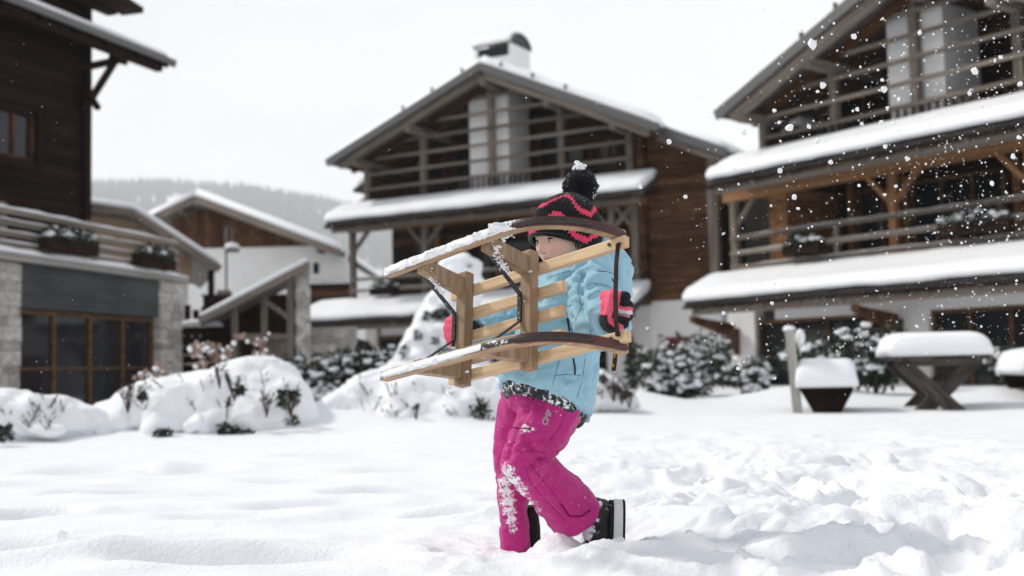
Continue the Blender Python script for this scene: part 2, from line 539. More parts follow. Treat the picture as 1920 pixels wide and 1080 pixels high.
hx = np.linspace(-2900, 2000, 130); hy = np.linspace(1050, 4300, 80)
HX, HY = np.meshgrid(hx, hy)
idx = np.arange(HX.size).reshape(HX.shape)
HFc = np.stack([idx[:-1, :-1], idx[:-1, 1:], idx[1:, 1:], idx[1:, :-1]], -1).reshape(-1, 4)
tag(link('hill', mesh('hill', np.c_[HX.ravel(), HY.ravel(), hill_h(HX.ravel(), HY.ravel())], HFc, M_SNOW, True)), kind='structure')

NT = 15000
tx = rng.uniform(-1450, 160, NT * 2); ty = rng.uniform(1400, 2800, NT * 2)
keep = fbm(np.c_[tx, ty] / 170, 3, 5) > -0.12
tx, ty = tx[keep][:NT], ty[keep][:NT]
tz = hill_h(tx, ty)
th = rng.uniform(16, 40, len(tx)); tr = th * rng.uniform(0.13, 0.2, len(tx))
ang = np.arange(6) / 6 * 2 * np.pi
tv, tf, b = [], [], 0
for lev, (za, zb, ra) in enumerate(((0.06, 0.62, 1.0), (0.42, 1.0, 0.62))):
    ringx = tx[:, None] + tr[:, None] * ra * np.cos(ang + lev); ringy = ty[:, None] + tr[:, None] * ra * np.sin(ang + lev)
    ringz = np.repeat((tz + th * za)[:, None], 6, 1)
    tip = np.c_[tx, ty, tz + th * zb]
    v = np.concatenate([np.stack([ringx, ringy, ringz], -1), tip[:, None, :]], 1).reshape(-1, 3)
    base = b + np.arange(len(tx))[:, None] * 7
    tf.append(np.stack([np.stack([base[:, 0] + j, base[:, 0] + (j + 1) % 6, base[:, 0] + 6], -1) for j in range(6)], 1).reshape(-1, 3))
    tv.append(v); b += len(v)
fo = link('forest', mesh('forest', np.concatenate(tv), np.concatenate(tf), M_CONIFER))
tag(fo, 'hazy snow-dusted conifer forest covering the far hillside', 'forest', kind='stuff')

hz = MB().box(-3100, 3100, -80, 6200, -16, 640)
hzm = bpy.data.materials.new('haze'); hzm.use_nodes = True
hzm.node_tree.nodes.remove(hzm.node_tree.nodes['Principled BSDF'])
pv = hzm.node_tree.nodes.new('ShaderNodeVolumePrincipled')
pv.inputs['Color'].default_value = (0.98, 0.985, 0.99, 1)
pv.inputs['Density'].default_value = 0.00028
hzm.node_tree.links.new(pv.outputs[0], hzm.node_tree.nodes['Material Output'].inputs['Volume'])
tag(hz.build('haze', hzm), kind='stuff')


# ------------------------------------------------------------------ snow lying on roofs and rails
def snow_slab(name, parent, x0, x1, prof, seed=0, wob=0.03, n=60):
    """prof: closed outline in (y, z), drawn along x with rounded ends and an uneven surface"""
    pr = []
    k = len(prof)
    for i in range(k):                                   # round the outline
        a, b_, c = np.array(prof[i - 1]), np.array(prof[i]), np.array(prof[(i + 1) % k])
        for t in (0.28, 0.5, 0.72):
            pr.append((1 - t) ** 2 * (a + b_) / 2 + 2 * t * (1 - t) * b_ + t * t * (b_ + c) / 2)
    pr = np.array(pr); cen = pr.mean(0)
    xs = np.r_[x0, x0 + 0.02, x0 + 0.06, np.linspace(x0 + 0.14, x1 - 0.14, n), x1 - 0.06, x1 - 0.02, x1]
    sc_ = np.r_[0.25, 0.62, 0.86, np.ones(n), 0.86, 0.62, 0.25]
    rings = []
    for x, s in zip(xs, sc_):
        q = cen + (pr - cen) * s
        pp = np.c_[np.full(len(q), x), q]
        d = fbm(pp * np.array([1.4, 3, 3]) + seed * 7.7, 3, seed) * wob * 2.2
        q = q + ((pr - cen) / (np.linalg.norm(pr - cen, axis=1)[:, None] + 1e-6)) * d[:, None] * s
        q[:, 1] = np.where(pr[:, 1] < np.array(prof)[:, 1].min() + 0.02, np.minimum(q[:, 1], pr[:, 1] + 0.03), q[:, 1])
        rings.append([(x + 0.02 * d_ * 0, a, b_) for (a, b_), d_ in zip(q, d)])
    return MB().loft(rings).build(name, M_SNOWC, parent, smooth=True)


def rail_snow(name, parent, p, q, w, h, seed=0):
    p, q = Vector(p), Vector(q)
    L = (q - p).length
    x = (q - p).normalized(); sd = Vector((0, 0, 1)).cross(x).normalized()
    n = max(6, int(L / 0.12)); rings = []
    for i in range(n + 1):
        t = i / n; e = min(1, 6 * min(t, 1 - t) + 0.3)
        hh = h * (0.7 + 0.9 * float(vnoise(np.array([[t * L * 3 + seed, seed * 1.7, 0]]))[0])) * e
        c = p + x * L * t
        rings.append([c + sd * w * .5 * math.cos(a) + Vector((0, 0, max(0, math.sin(a)) * hh - 0.004)) for a in np.linspace(0, 2 * math.pi, 9)[:-1]])
    return MB().loft(rings).build(name, M_SNOWC, parent, smooth=True)


def window(parent, x0, x1, z0, z1, y, lights=2, m=M_WOODO, bars=0, curtain=False):
    """glazed opening in the plane y (front towards -y): frame with mullions as one part, each pane a sub-part"""
    fr = MB(); t = 0.07
    fr.box(x0, x1, y - .05, y + .04, z0, z0 + t); fr.box(x0, x1, y - .05, y + .04, z1 - t, z1)
    fr.box(x0, x0 + t, y - .05, y + .04, z0 + t, z1 - t); fr.box(x1 - t, x1, y - .05, y + .04, z0 + t, z1 - t)
    w = (x1 - x0) / lights
    for i in range(1, lights):
        fr.box(x0 + w * i - t * .45, x0 + w * i + t * .45, y - .047, y + .037, z0 + t, z1 - t)
    for i in range(bars):
        zz = z0 + (z1 - z0) * (i + 1) / (bars + 1)
        fr.box(x0 + t, x1 - t, y - .03, y + .02, zz - .018, zz + .018)
    o = fr.build('window', m, parent)
    for i in range(lights):
        bx('pane', o, M_GLASS, x0 + w * i + t * .46, x0 + w * (i + 1) - t * .46, y + .0, y + .015, z0 + t, z1 - t)
        if curtain and i == 0:
            pass
    return o


def railing(parent, x0, x1, zs, y, posts, m=M_WOODG, hgt=0.09, snow=True, sd=0):
    for i, z in enumerate(zs):
        r = beam('rail', parent, m, (x0, y, z), (x1, y, z), 0.055, hgt)
        if snow:
            MBs = rail_snow('snow_cover', parent, (x0, y, z + hgt / 2), (x1, y, z + hgt / 2), 0.05, 0.018, sd + i)
    for x in posts:
        beam('rail_post', parent, m, (x, y + .085, zs[-1] - .25), (x, y + .085, zs[0] + .06), 0.09, 0.09, up=(0, 1, 0))


def leaf_cloud(n, c, r, size, seed, squash=1.0, fill=0.35):
    """n small leaf blades through an ellipsoid: vertices, quads"""
    g = np.random.default_rng(seed)
    d = g.normal(size=(n, 3)); d /= np.linalg.norm(d, axis=1)[:, None]
    rad = g.uniform(fill, 1, n) ** 0.6
    p = np.array(c) + d * rad[:, None] * np.array(r)
    a = g.normal(size=(n, 3)) + d * 0.8; a /= np.linalg.norm(a, axis=1)[:, None]
    b = np.cross(a, g.normal(size=(n, 3))); b /= np.linalg.norm(b, axis=1)[:, None]
    s = size * g.uniform(0.6, 1.4, n)[:, None]
    nrm = np.cross(a, b)
    v = np.stack([p, p + a * s * .5 + b * s * .26 + nrm * s * .06, p + a * s, p + a * s * .5 - b * s * .26 + nrm * s * .06], 1).reshape(-1, 3)
    f = np.arange(n * 4).reshape(-1, 4)
    return v, f


def lumps(n, c, r, size, seed, up=0.3, shell=(0.75, 1.02)):
    """snow clots sitting on an ellipsoid: one mesh of small uneven balls"""
    g = np.random.default_rng(seed)
    v0, f0 = [], []
    B = MB().ball((0, 0, 0), 1, 7, 5)
    bv = np.array(B.v); bf = B.f
    V, Fq, b = [], [], 0
    for i in range(n):
        d = g.normal(size=3); d /= np.linalg.norm(d)
        if d[2] < -0.2: d[2] = abs(d[2]) * up
        p = np.array(c) + d * g.uniform(*shell) * np.array(r)
        s = size * g.uniform(0.5, 1.5)
        q = bv * (1 + 0.5 * (g.random(len(bv))[:, None] - .5)) * np.array([s * g.uniform(.8, 1.5), s * g.uniform(.8, 1.5), s * .62]) + p
        V.append(q); Fq += [tuple(i_ + b for i_ in t) for t in bf]; b += len(bv)
    return np.concatenate(V), Fq


def shrub(x, y, z, rx, ry, h, seed, label, group='snowy evergreen shrubs along the house walls', nl=1500, ns=330, leaf=0.085, clot=0.040):
    o = thing('shrub', label, 'shrub', frame((x, y, z)), group)
    g = np.random.default_rng(seed)
    V, Fq, b = [], [], 0; SV, SF, sb = [], [], 0
    k = 6
    st = MB()
    for i in range(k):
        cx, cy = g.uniform(-.6, .6) * rx, g.uniform(-.6, .6) * ry
        cz = h * g.uniform(.22, .6)
        rr = (rx * g.uniform(.3, .55), ry * g.uniform(.3, .55), h * g.uniform(.2, .36))
        v, f = leaf_cloud(nl // k, (cx, cy, cz), rr, leaf, seed * 31 + i)
        V.append(v); Fq.append(f + b); b += len(v)
        v, f = lumps(ns // k, (cx, cy, cz), rr, clot, seed * 57 + i)
        SV.append(v); SF += [tuple(t + sb for t in q) for q in f]; sb += len(v)
        st.tube([(cx * .2, cy * .2, -0.05), (cx * .7, cy * .7, cz * .5), (cx, cy, cz)], [.016, .012, .006], 5)
    for i in range(34):                                      # upright sprigs with leaves along them and snow at their tips
        a = g.uniform(0, 6.28); r0 = g.uniform(.1, .9) ** .7
        p = np.array([math.cos(a) * rx * r0, math.sin(a) * ry * r0, h * g.uniform(.30, .62)])
        q = p + np.array([math.cos(a) * rx * .22, math.sin(a) * ry * .22, h * g.uniform(.22, .48)])
        st.tube([p, (p + q) / 2 + g.normal(0, .01, 3), q], [.008, .006, .003], 4)
        for t in (.3, .55, .8, 1.0):
            v, f = leaf_cloud(7, p + (q - p) * t, (.05, .05, .05), leaf, seed * 91 + i * 5 + int(t * 10)); V.append(v); Fq.append(f + b); b += len(v)
        v, f = lumps(3, p + (q - p) * g.uniform(.6, 1.0), (.04, .04, .03), clot, seed * 17 + i); SV.append(v); SF += [tuple(t + sb for t in q_) for q_ in f]; sb += len(v)
    link('foliage', mesh('foliage', np.concatenate(V), np.concatenate(Fq), M_LEAF), o)
    tag(link('snow_clots', mesh('snow_clots', np.concatenate(SV), SF, M_SNOWC, True), o), kind='stuff')
    st.build('stem', M_TWIG, o)
    return o


# ------------------------------------------------------------------ the two chalets
def fac_frame(px, Y, ang):
    P = at(px, 500, Y); a = math.radians(ang)
    return Vector((P.x, P.y, 0)), math.radians(ang - 90)


def chalet(label, O, rotz, shift, D):
    """local x along the facade, y into the house, z up; shift moves the gable's centre line to x = 0"""
    M = frame(O, rotz) @ Matrix.Translation((shift, 0, 0))
    h = thing('chalet', label, 'house', M)
    xl, xr = D['xl'], D['xr']                                # loggia side walls
    ez_l, ez_r, apz = D['eave_l'], D['eave_r'], D['apz']
    RX_L, RX_R = D['roof_l'], D['roof_r']
    ax = D['ax']; sl = (apz - ez_l) / (ax - RX_L); sr = (apz - ez_r) / (RX_R - ax)
    zr = lambda x: apz - ((ax - x) * sl if x < ax else (x - ax) * sr)      # roof line
    RY = 2.0                                                 # depth of the loggias
    F1, F2 = D['F1'], D['F2']
    # storeys: slabs, back walls, side walls
    bx('floor_slab', h, M_WOODB, D['bl'], xr + .1, 0.02, RY + .3, F1 - .18, F1)
    bx('floor_slab', h, M_WOODB, xl, xr + .1, 0.02, RY + .3, F2 - .2, F2)
    bx('ceiling_board', h, M_WOODD, D['bl'], xr, 0.05, RY, F2 - .26, F2 - .205)
    bz = 0.24
    nb = int((F2 - .3 - F1) / bz)
    for i in range(nb + 1):
        z0 = F1 + i * bz; z1 = min(z0 + bz - .012, F2 - .27)
        if z1 > z0: bx('wall_board', h, random.choice((M_WOODD, M_WOODD, M_WOODB)), D['bl'], xr, RY + random.uniform(-.012, .0), RY + .2, z0, z1)  # mostly darker timber: the loggia's depth shade is put into the board colour
    for i in range(17):
        z0 = F2 + i * bz; z1 = z0 + bz - .012
        xa, xb = max(xl, RX_L + (z1 - ez_l) / sl + .15), min(xr, RX_R - (z1 - ez_r) / sr - .15)
        if xb - xa > .4: bx('wall_board', h, random.choice((M_WOODD, M_WOODD, M_WOODB)), xa, xb, RY + random.uniform(-.012, .0), RY + .2, z0, z1)  # same darker mix, painting the shade of the gable recess
    for x in (xl, xr):
        for i in range(8):
            z0 = F2 + i * bz
            if z0 + bz < zr(x) - .1: bx('wall_board', h, M_WOODB, x - .09, x + .09, .1, RY + .1, z0, z0 + bz - .012)
        for i in range(nb + 1):
            z0 = F1 + i * bz
            if x == xr: bx('wall_board', h, M_WOODB, x - .09, x + .09, .1, RY + .1, z0, min(z0 + bz - .012, F2 - .27))
    # house body behind, plaster ground floor
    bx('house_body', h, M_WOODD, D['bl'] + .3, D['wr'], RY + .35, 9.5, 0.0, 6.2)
    for (a, b_) in D['plaster']:
        bx('plaster_wall', h, M_PLASTER, a, b_, D['gy'], D['gy'] + .35, -0.3, F1 - .2)
    bx('lintel', h, M_PLASTER, D['bl'] + .6, xr + .3, D['gy'] - .004, D['gy'] + .3, D['gtop'], F1 - .19)
    for w in D['gwin']:
        window(h, w[0], w[1], -0.2, D['gtop'] - .005, D['gy'] + .16, w[2], M_FRAME, 1)
        bx('room_back', h, M_WOODD, w[0], w[1], D['gy'] + .5, D['gy'] + .56, -.2, D['gtop'])
    for (a, b_, z0, z1, n) in D['win1']:
        window(h, a, b_, F1 + z0, F1 + z1, RY - .035, n, M_WOODB if n < 3 else M_FRAME)
    for (a, b_, z0, z1, n) in D['win2']:
        window(h, a, b_, F2 + z0, F2 + z1, RY - .035, n, M_WOODB)
    # white flue breast through the gable and its post
    bx('flue_breast', h, M_PLASTER, D['cx'][0], D['cx'][1], .20, 1.4, F2, min(zr(D['cx'][0]), zr(D['cx'][1])) - .17)
    # gable posts, braces, cross rails
    for x in D['posts']:
        beam('post', h, M_WOODG, (x, 0.06, F2 - .05), (x, 0.06, zr(x) - .30), .17, .17, up=(0, 1, 0))
    for z in [F2 + q for q in (1.15, 1.60, 2.05, 2.5, 2.95)]:
        xa = max(D['posts'][0], RX_L + (z - ez_l) / sl + .55); xb = min(D['posts'][-1], RX_R - (z - ez_r) / sr - .5)
        if xb - xa > .5: beam('cross_rail', h, M_WOODG, (xa, -.05, z), (xb, -.05, z), .05, .085)
    # balustrade with turned slats
    p0, p1 = D['posts'][0], D['posts'][-1]
    beam('hand_rail', h, M_WOODG, (p0, -.04, F2 + .70), (p1, -.04, F2 + .70), .1, .085)
    beam('bottom_rail', h, M_WOODG, (p0, -.04, F2 + .30), (p1, -.04, F2 + .30), .07, .07)
    n = int((p1 - p0) / .17)
    for i in range(1, n):
        x = p0 + (p1 - p0) * i / n
        beam('baluster', h, M_WOODD, (x, -.04, F2 + .02), (x, -.04, F2 + .66), .055, .035, up=(0, 1, 0))
    # lower balcony
    for x in D['lposts']:
        beam('post', h, M_WOODO if x in D['orange'] else M_WOODG, (x, 0.04, F1 - .05), (x, 0.04, F2 - .42), .16, .16, up=(0, 1, 0))
        for s in (-1, 1):
            if D['bl'] - .1 < x + s * .6 < xr + .3:
                beam('brace', h, M_WOODO if x in D['orange'] else M_WOODG, (x + s * .06, 0.04, F2 - 1.1), (x + s * .62, 0.04, F2 - .5), .1, .1, up=(0, 1, 0))
    beam('balcony_beam', h, M_WOODO, (D['bl'] - .2, 0.04, F2 - .44), (xr + .2, 0.04, F2 - .44), .2, .2)
    railing(h, D['bl'], xr, (F1 + 1.0, F1 + .66, F1 + .34), -.06, D['rposts'], sd=int(D['seed']))
    for x in D['ipost']:
        beam('post', h, M_WOODO, (x, RY - .12, F1), (x, RY - .12, F2 - .3), .14, .14, up=(0, 1, 0))
    # pent roofs with their snow
    for (x0, x1, zt, kk) in ((D['pent2'][0], D['pent2'][1], D['zt2'], 1), (D['pent1'][0], D['pent1'][1], D['zt1'], 2)):
        pr = MB().prism([(0.0, zt - .02), (0.0, zt - .16), (-1.0, zt - .62), (-1.0, zt - .50)], 'x', x0, x1).build('pent_roof', M_ROOF, h)
        for i in range(int((x1 - x0) / .32)):                # shingle course at the eave
            xx = x0 + .32 * i
            bx('shingle', pr, M_WOODD, xx + .008, xx + .312, -1.07 - random.uniform(0, .03), -.9, zt - .66 + random.uniform(-.012, .012), zt - .60)
        beam('eave_beam', pr, M_WOODG, (x0 + .15, -.86, zt - .72), (x1 - .15, -.86, zt - .72), .13, .15)
        for i in range(int((x1 - x0) / 1.0) + 1):
            xx = x0 + .3 + i * (x1 - x0 - .6) / int((x1 - x0) / 1.0)
            beam('rafter', pr, M_WOODG, (xx, 0.0, zt - .24), (xx, -1.0, zt - .70), .08, .09)
        tp = lambda y: zt + y * .48 - .02
        snow_slab('snow_cover', pr, x0 - .05, x1 + .05, [(-1.12, tp(-1.05) - .005), (-1.14, tp(-1.12) + .18), (-.98, tp(-1.0) + .32), (-.74, tp(-.7) + .25), (-.40, tp(-.4) + .30), (.04, tp(0) + .26), (.04, tp(0) + .0)], kk + D['seed'], .055, 110)
    for x in D['brack']:
        b_ = MB()
        b_.prism([(D['gy'], 1.35), (D['gy'] - .14, 1.30), (D['gy'] - .16, 1.45), (-.45, 1.56), (-.80, 1.62), (-.82, 1.50), (-.60, 1.42), (D['gy'] - .34, 1.16), (D['gy'] - .2, .80), (D['gy'], .72)][::-1], 'x', x - .07, x + .07)
        b_.build('bracket', M_WOODB, h)
    # main roof: two slopes, verge boards, rafters, snow
    y0, y1 = -.95, 9.6
    for s, rx, ez in ((-1, RX_L, ez_l), (1, RX_R, ez_r)):
        poly = [(ax, apz), (rx, ez), (rx, ez - .15), (ax, apz - .15)]
        if s > 0: poly = poly[::-1]
        rf = MB().prism(poly, 'y', y0, y1).build('roof_slope', M_ROOF, h)
        dx, dz = rx - ax, ez - apz; L = math.hypot(dx, dz); ux, uz = dx / L, dz / L
        beam('verge_board', rf, M_METAL, (ax, y0 - .02, apz - .07), (rx + ux * .06, y0 - .02, ez - .07 + uz * .06), .05, .22, up=(0, 0, 1))
        beam('verge_rafter', rf, M_WOODG, (ax + s * .02, y0 + .18, apz - .28), (rx - ux * .3, y0 + .18, ez - .28 - uz * .3), .15, .22)
        for yy in (-.05, .7, 1.45):
            beam('rafter', rf, M_WOODB, (ax + s * .02, yy, apz - .28), (rx - ux * .2, yy, ez - .28 - uz * .2), .13, .2)
        nxs = 28; ys = np.r_[y0 + .04, y0 + .1, y0 + .22, np.linspace(y0 + .5, y1 - .3, 14), y1]
        top = []
        for yy in ys:
            row = []
            for i in range(nxs + 1):
                t = i / nxs
                e = min(1, (yy - y0) * 5 + .12) * min(1, (1 - t) * 14 + .15)
                nn = float(fbm(np.array([[t * 8 + s * 3 + D['seed'], yy * .8, 0]]), 3, 50)[0])
                row.append((ax + (rx - ax) * t, yy, apz + (ez - apz) * t + (.26 + .18 * nn) * e + .002))
            top.append(row)
        vv = [p for r in top for p in r]; nT = len(vv)
        vv += [(p[0], p[1], apz + (ez - apz) * ((p[0] - ax) / (rx - ax)) + .001) for p in vv[:nT]]
        ff = []; W_ = nxs + 1; R_ = len(ys)
        for j in range(R_ - 1):
            for i in range(nxs):
                a = j * W_ + i
                ff.append((a, a + 1, a + W_ + 1, a + W_)); ff.append((a + nT, a + W_ + nT, a + W_ + 1 + nT, a + 1 + nT))
        for i in range(nxs):
            ff.append((i, i + nT, i + 1 + nT, i + 1)); a = (R_ - 1) * W_ + i; ff.append((a, a + 1, a + 1 + nT, a + nT))
        for j in range(R_ - 1):
            for i in (0, nxs):
                a = j * W_ + i; ff.append((a, a + W_, a + W_ + nT, a + nT))
        link('snow_cover', mesh('snow_cover', vv, ff, M_SNOWC, True), rf)
        for k in range(3):                                   # snow guards along the edge
            t = .12 + .19 * k
            bx('snow_guard', rf, M_DMETAL, ax + (rx - ax) * t - .03, ax + (rx - ax) * t + .03, y0 + .06, y0 + .12, apz + (ez - apz) * t + .1, apz + (ez - apz) * t + .24)
    beam('ridge_purlin', h, M_WOODG, (ax, y0 + .1, apz - .44), (ax, RY, apz - .44), .2, .24)
    for x in (p0 + .1, p1 - .1, D['posts'][1], D['posts'][3]):
        beam('purlin', h, M_WOODG, (x, y0 + .15, zr(x) - .42), (x, RY, zr(x) - .42), .18, .2)
    # gutters and small side roofs beyond the left eave
    for k, (dx, dz) in enumerate(((-.15, -.28), (-.75, -1.15))):
        sr_ = MB().prism([(RX_L + dx + .9, ez_l + dz - .0), (RX_L + dx + .9, ez_l + dz - .1), (RX_L + dx - .15, ez_l + dz - .46), (RX_L + dx - .15, ez_l + dz - .36)][::-1], 'y', .6, 7.5).build('side_roof', M_ROOF, h)
        snow_y = MB()
        rings = []
        for yy in np.r_[.62, .68, .8, np.linspace(1, 7.3, 16)]:
            e = min(1, (yy - .55) * 6)
            q = [(RX_L + dx + .85, ez_l + dz + .0), (RX_L + dx - .14, ez_l + dz - .352), (RX_L + dx - .17, ez_l + dz - .20 * (1)), (RX_L + dx + .1, ez_l + dz - .02), (RX_L + dx + .85, ez_l + dz + .26)]
            c = np.mean(q, 0)
            rings.append([(c[0] + (a - c[0]) * e, yy, c[1] + (b2 - c[1]) * e) for a, b2 in q])
        snow_y.loft(rings).build('snow_cover', M_SNOWC, sr_, smooth=True)
    return h


DM = dict(seed=3, F1=2.30, F2=5.28, zt1=2.56, zt2=5.45, ax=.30, apz=8.92, gtop=1.62, xl=-4.40, xr=4.50, eave_l=6.84, eave_r=6.58, roof_l=-5.05, roof_r=5.45, wr=6.55, bl=-4.9, gy=.55,
          posts=(-4.36, -2.30, 0.02, 2.24, 4.26), cx=(-.80, 0.49), lposts=(-4.95, -2.3, 2.24, 3.7, 4.36), orange=(), rposts=(-3.5, -1.2, 1.0, 3.2), ipost=(-3.1, -.9, 1.6, 3.4),
          plaster=((-4.9, -4.5), (-1.2, 0.6), (3.2, 4.5)), gwin=((-4.5, -1.2, 4), (.6, 3.2, 3)), win1=((-4.0, -2.2, .1, 2.2, 2), (-1.6, .2, .1, 2.2, 2), (1.0, 2.6, .1, 2.2, 2), (3.0, 4.2, .1, 2.2, 2)),
          win2=((-3.6, -2.8, .05, 2.0, 1), (-2.5, -1.75, .05, 2.1, 1), (.5, 1.25, .05, 2.1, 1), (1.4, 2.0, .7, 1.75, 1), (2.42, 3.2, .75, 1.75, 2)), pent2=(-5.15, 5.05), pent1=(-6.15, 4.8), brack=(-4.7, -.3, 3.9))
O_, r_ = fac_frame(1205, 29.5, 60)
mid = chalet('middle timber chalet with white chimney and snowy gable roof directly behind the child', O_, r_, -4.55, DM)
# brown boarded wing on its right, its roof set back, white plinth and dark red door
for i in range(26):
    z0 = 2.22 + i * .20
    top_ = 6.62 + (5.35 - (5.35 if True else 0)) * 0
    xb = 6.5
    zlim = lambda x: 8.92 - (x - .3) * (8.92 - 6.58) / 5.15 - .2
    while xb > 4.7 and zlim(xb) < z0 + .2: xb -= .1
    if xb > 4.9: bx('wall_board', mid, M_WOODB, 4.62, xb, .36 + random.uniform(-.012, .012), .6, z0, z0 + .19)
bx('plaster_wall', mid, M_PLASTER, 4.52, 6.5, .40, .75, -.3, 2.21)
beam('corner_post', mid, M_WOODG, (6.40, .28, 2.2), (6.40, .28, 5.75), .2, .16, up=(0, 1, 0))
dr = bx('door', mid, M_RED, 4.95, 5.85, .37, .43, -.1, 1.25)
wr_ = MB().prism([(5.3, 6.62), (7.0, 5.85), (7.0, 5.70), (5.3, 6.47)][::-1], 'y', -.35, 9.5).build('roof_slope', M_ROOF, mid)
beam('verge_board', wr_, M_METAL, (5.2, -.38, 6.60), (7.05, -.38, 5.76), .05, .22)
beam('verge_rafter', wr_, M_WOODG, (5.2, -.2, 6.40), (6.9, -.2, 5.62), .15, .2)
snow_slab_ = MB()
rings = []
for yy in np.r_[-.33, -.28, -.15, np.linspace(.1, 9.4, 14)]:
    e = min(1, (yy + .40) * 5)
    rings.append([(5.3, yy, 6.625), (6.99, yy, 5.858), (7.05, yy, 5.90 + .1 * e), (6.85, yy, 5.97 + .18 * e), (5.3, yy, 6.64 + .26 * e)])
snow_slab_.loft(rings).build('snow_cover', M_SNOWC, wr_, smooth=True)
# chimney: plaster stack, louvred head, barrel cap, a dark plate standing for the shade in its open end
CX0, CX1, CZ = -.75, .47, 9.50
ch = MB().box(CX0, CX1, .5, 1.6, 8.3, CZ).build('chimney', M_PLASTER, mid)
for k in range(3):
    bx('louvre', ch, M_DMETAL, CX0 + .14, CX1 - .08, .46, .52, CZ + .03 + .10 * k, CZ + .07 + .10 * k)
bx('chimney_head', ch, M_DMETAL, CX0 + .12, CX1 - .05, .62, 1.5, CZ + .002, CZ + .34)
for x in (CX0, CX1 - .1, ):
    bx('head_pillar', ch, M_PLASTER, x, x + .1, .5, 1.6, CZ + .003, CZ + .34)
cp = []
for r in (0.60, 0.55):
    cp.append([(1.05 + r * math.cos(t), CZ + .34 + r * .62 * math.sin(t)) for t in np.linspace(0, math.pi, 13)])
MB().prism(cp[0] + cp[1][::-1], 'x', CX0 - .05, CX1 + .05).build('chimney_cap', M_METAL, ch)
MB().prism([(1.05 + .54 * math.cos(t), CZ + .341 + .53 * .62 * math.sin(t)) for t in np.linspace(0, math.pi, 13)], 'x', CX1 - .02, CX1 + .02).build('cap_end_shade', M_DMETAL, ch)
sn = []
for x in np.linspace(CX0 - .05, CX1 + .02, 12):
    sn.append([(x, 1.05 + .612 * math.cos(t), CZ + .34 + .612 * .62 * math.sin(t)) for t in np.linspace(.3, math.pi - .1, 9)] + [(x, 1.05 + .66 * math.cos(t), CZ + .34 + .70 * .62 * math.sin(t)) for t in np.linspace(math.pi - .12, .32, 9)])
MB().loft(sn).build('snow_cover', M_SNOWC, ch, smooth=True)

DR = dict(seed=11, F1=2.33, F2=4.72, zt1=2.42, zt2=5.02, ax=.30, apz=7.92, gtop=1.50, xl=-3.95, xr=4.6, eave_l=6.02, eave_r=5.9, roof_l=-4.25, roof_r=5.2, wr=5.0, bl=-4.85, gy=.65,
          posts=(-3.85, -1.93, 0.0, 2.10, 4.3), cx=(-.72, 0.52), lposts=(-4.78, -.62, 2.2), orange=(-.62, 2.2), rposts=(-3.15, -2.0, .72, 1.6), ipost=(-3.0, -1.6, .9, 3.2),
          plaster=((-5.70, -4.87), (-1.30, -.40), (2.9, 4.7)), gwin=((-4.87, -1.95, 3), (-.40, 2.9, 4)), win1=((-3.5, -2.2, .05, 1.95, 2), (-1.5, .6, .05, 1.95, 3), (1.1, 2.9, .05, 1.95, 2)),
          win2=((-3.4, -2.6, .05, 1.7, 1), (-2.0, -.8, .05, 1.8, 2), (1.0, 2.6, .05, 2.0, 2)), pent2=(-4.6, 4.9), pent1=(-5.42, 4.9), brack=(-5.40, -1.02))
O_, r_ = fac_frame(1335, 26.0, 36)
right = chalet('large timber chalet with stacked snowy balconies behind the picnic table', O_, r_, 5.5, DR)
sh = bx('shutter', right, M_WOODD, -1.90, -1.38, .55, .60, -.05, 1.48)
for k in range(9):
    bx('slat', sh, M_WOODG, -.42, .42, -.9, -.52, -.46 + k * .105, -.43 + k * .105)
bx('meter_box', right, M_BLUEBOX, -4.86, -4.50, .36, .62, -.2, .66)
# orange log end wall on the lower balcony
for k in range(8):
    bx('log_end', right, M_WOODO, -4.05, -3.55, .35, 2.0, 2.34 + .25 * k, 2.34 + .25 * k + .236)


def planter(parent_label, M, L, seed, group):
    p = thing('planter', parent_label, 'planter', M, group)
    bx('trough', p, M_WOODD, -L / 2, L / 2, -.12, .12, 0, .2)
    v, f = leaf_cloud(700, (0, 0, .26), (L * .52, .2, .18), .075, seed); link('foliage', mesh('foliage', v, f, M_LEAF), p)
    v, f = lumps(int(26 * L), (0, 0, .27), (L * .5, .16, .15), .045, seed + 1); tag(link('snow_clots', mesh('snow_clots', v, f, M_SNOWC, True), p), kind='stuff')
    return p


for (hh, x, L, lab) in ((right, -2.65, .95, 'planter with green twigs hanging on the right chalet balcony above the leaning post'), (right, 1.25, 1.4, 'longer planter with green twigs on the right chalet balcony above the picnic table'),
                        (mid, -3.6, .9, 'planter with dark greenery on the lower balcony of the middle chalet')):
    planter(lab, WM[hh.name] @ Matrix.Translation((x, -.24, 2.78)), L, int(x * 10 + 90), 'planters hung on the chalet balconies')

# ------------------------------------------------------------------ terrace building and log house on the left
a13 = math.radians(13)
P0 = at(20, 600, 18)
MT = frame((P0.x, P0.y, 0), math.pi / 2 - a13)               # local x along the glass front (away), y to the left, into the building
ter = thing('terrace_building', 'low glazed building with stone piers and snowy roof terrace left of the mounds', 'building', MT)
bx('house_body', ter, M_WOODD, -3, 5.2, .6, 7, -.3, 2.3)


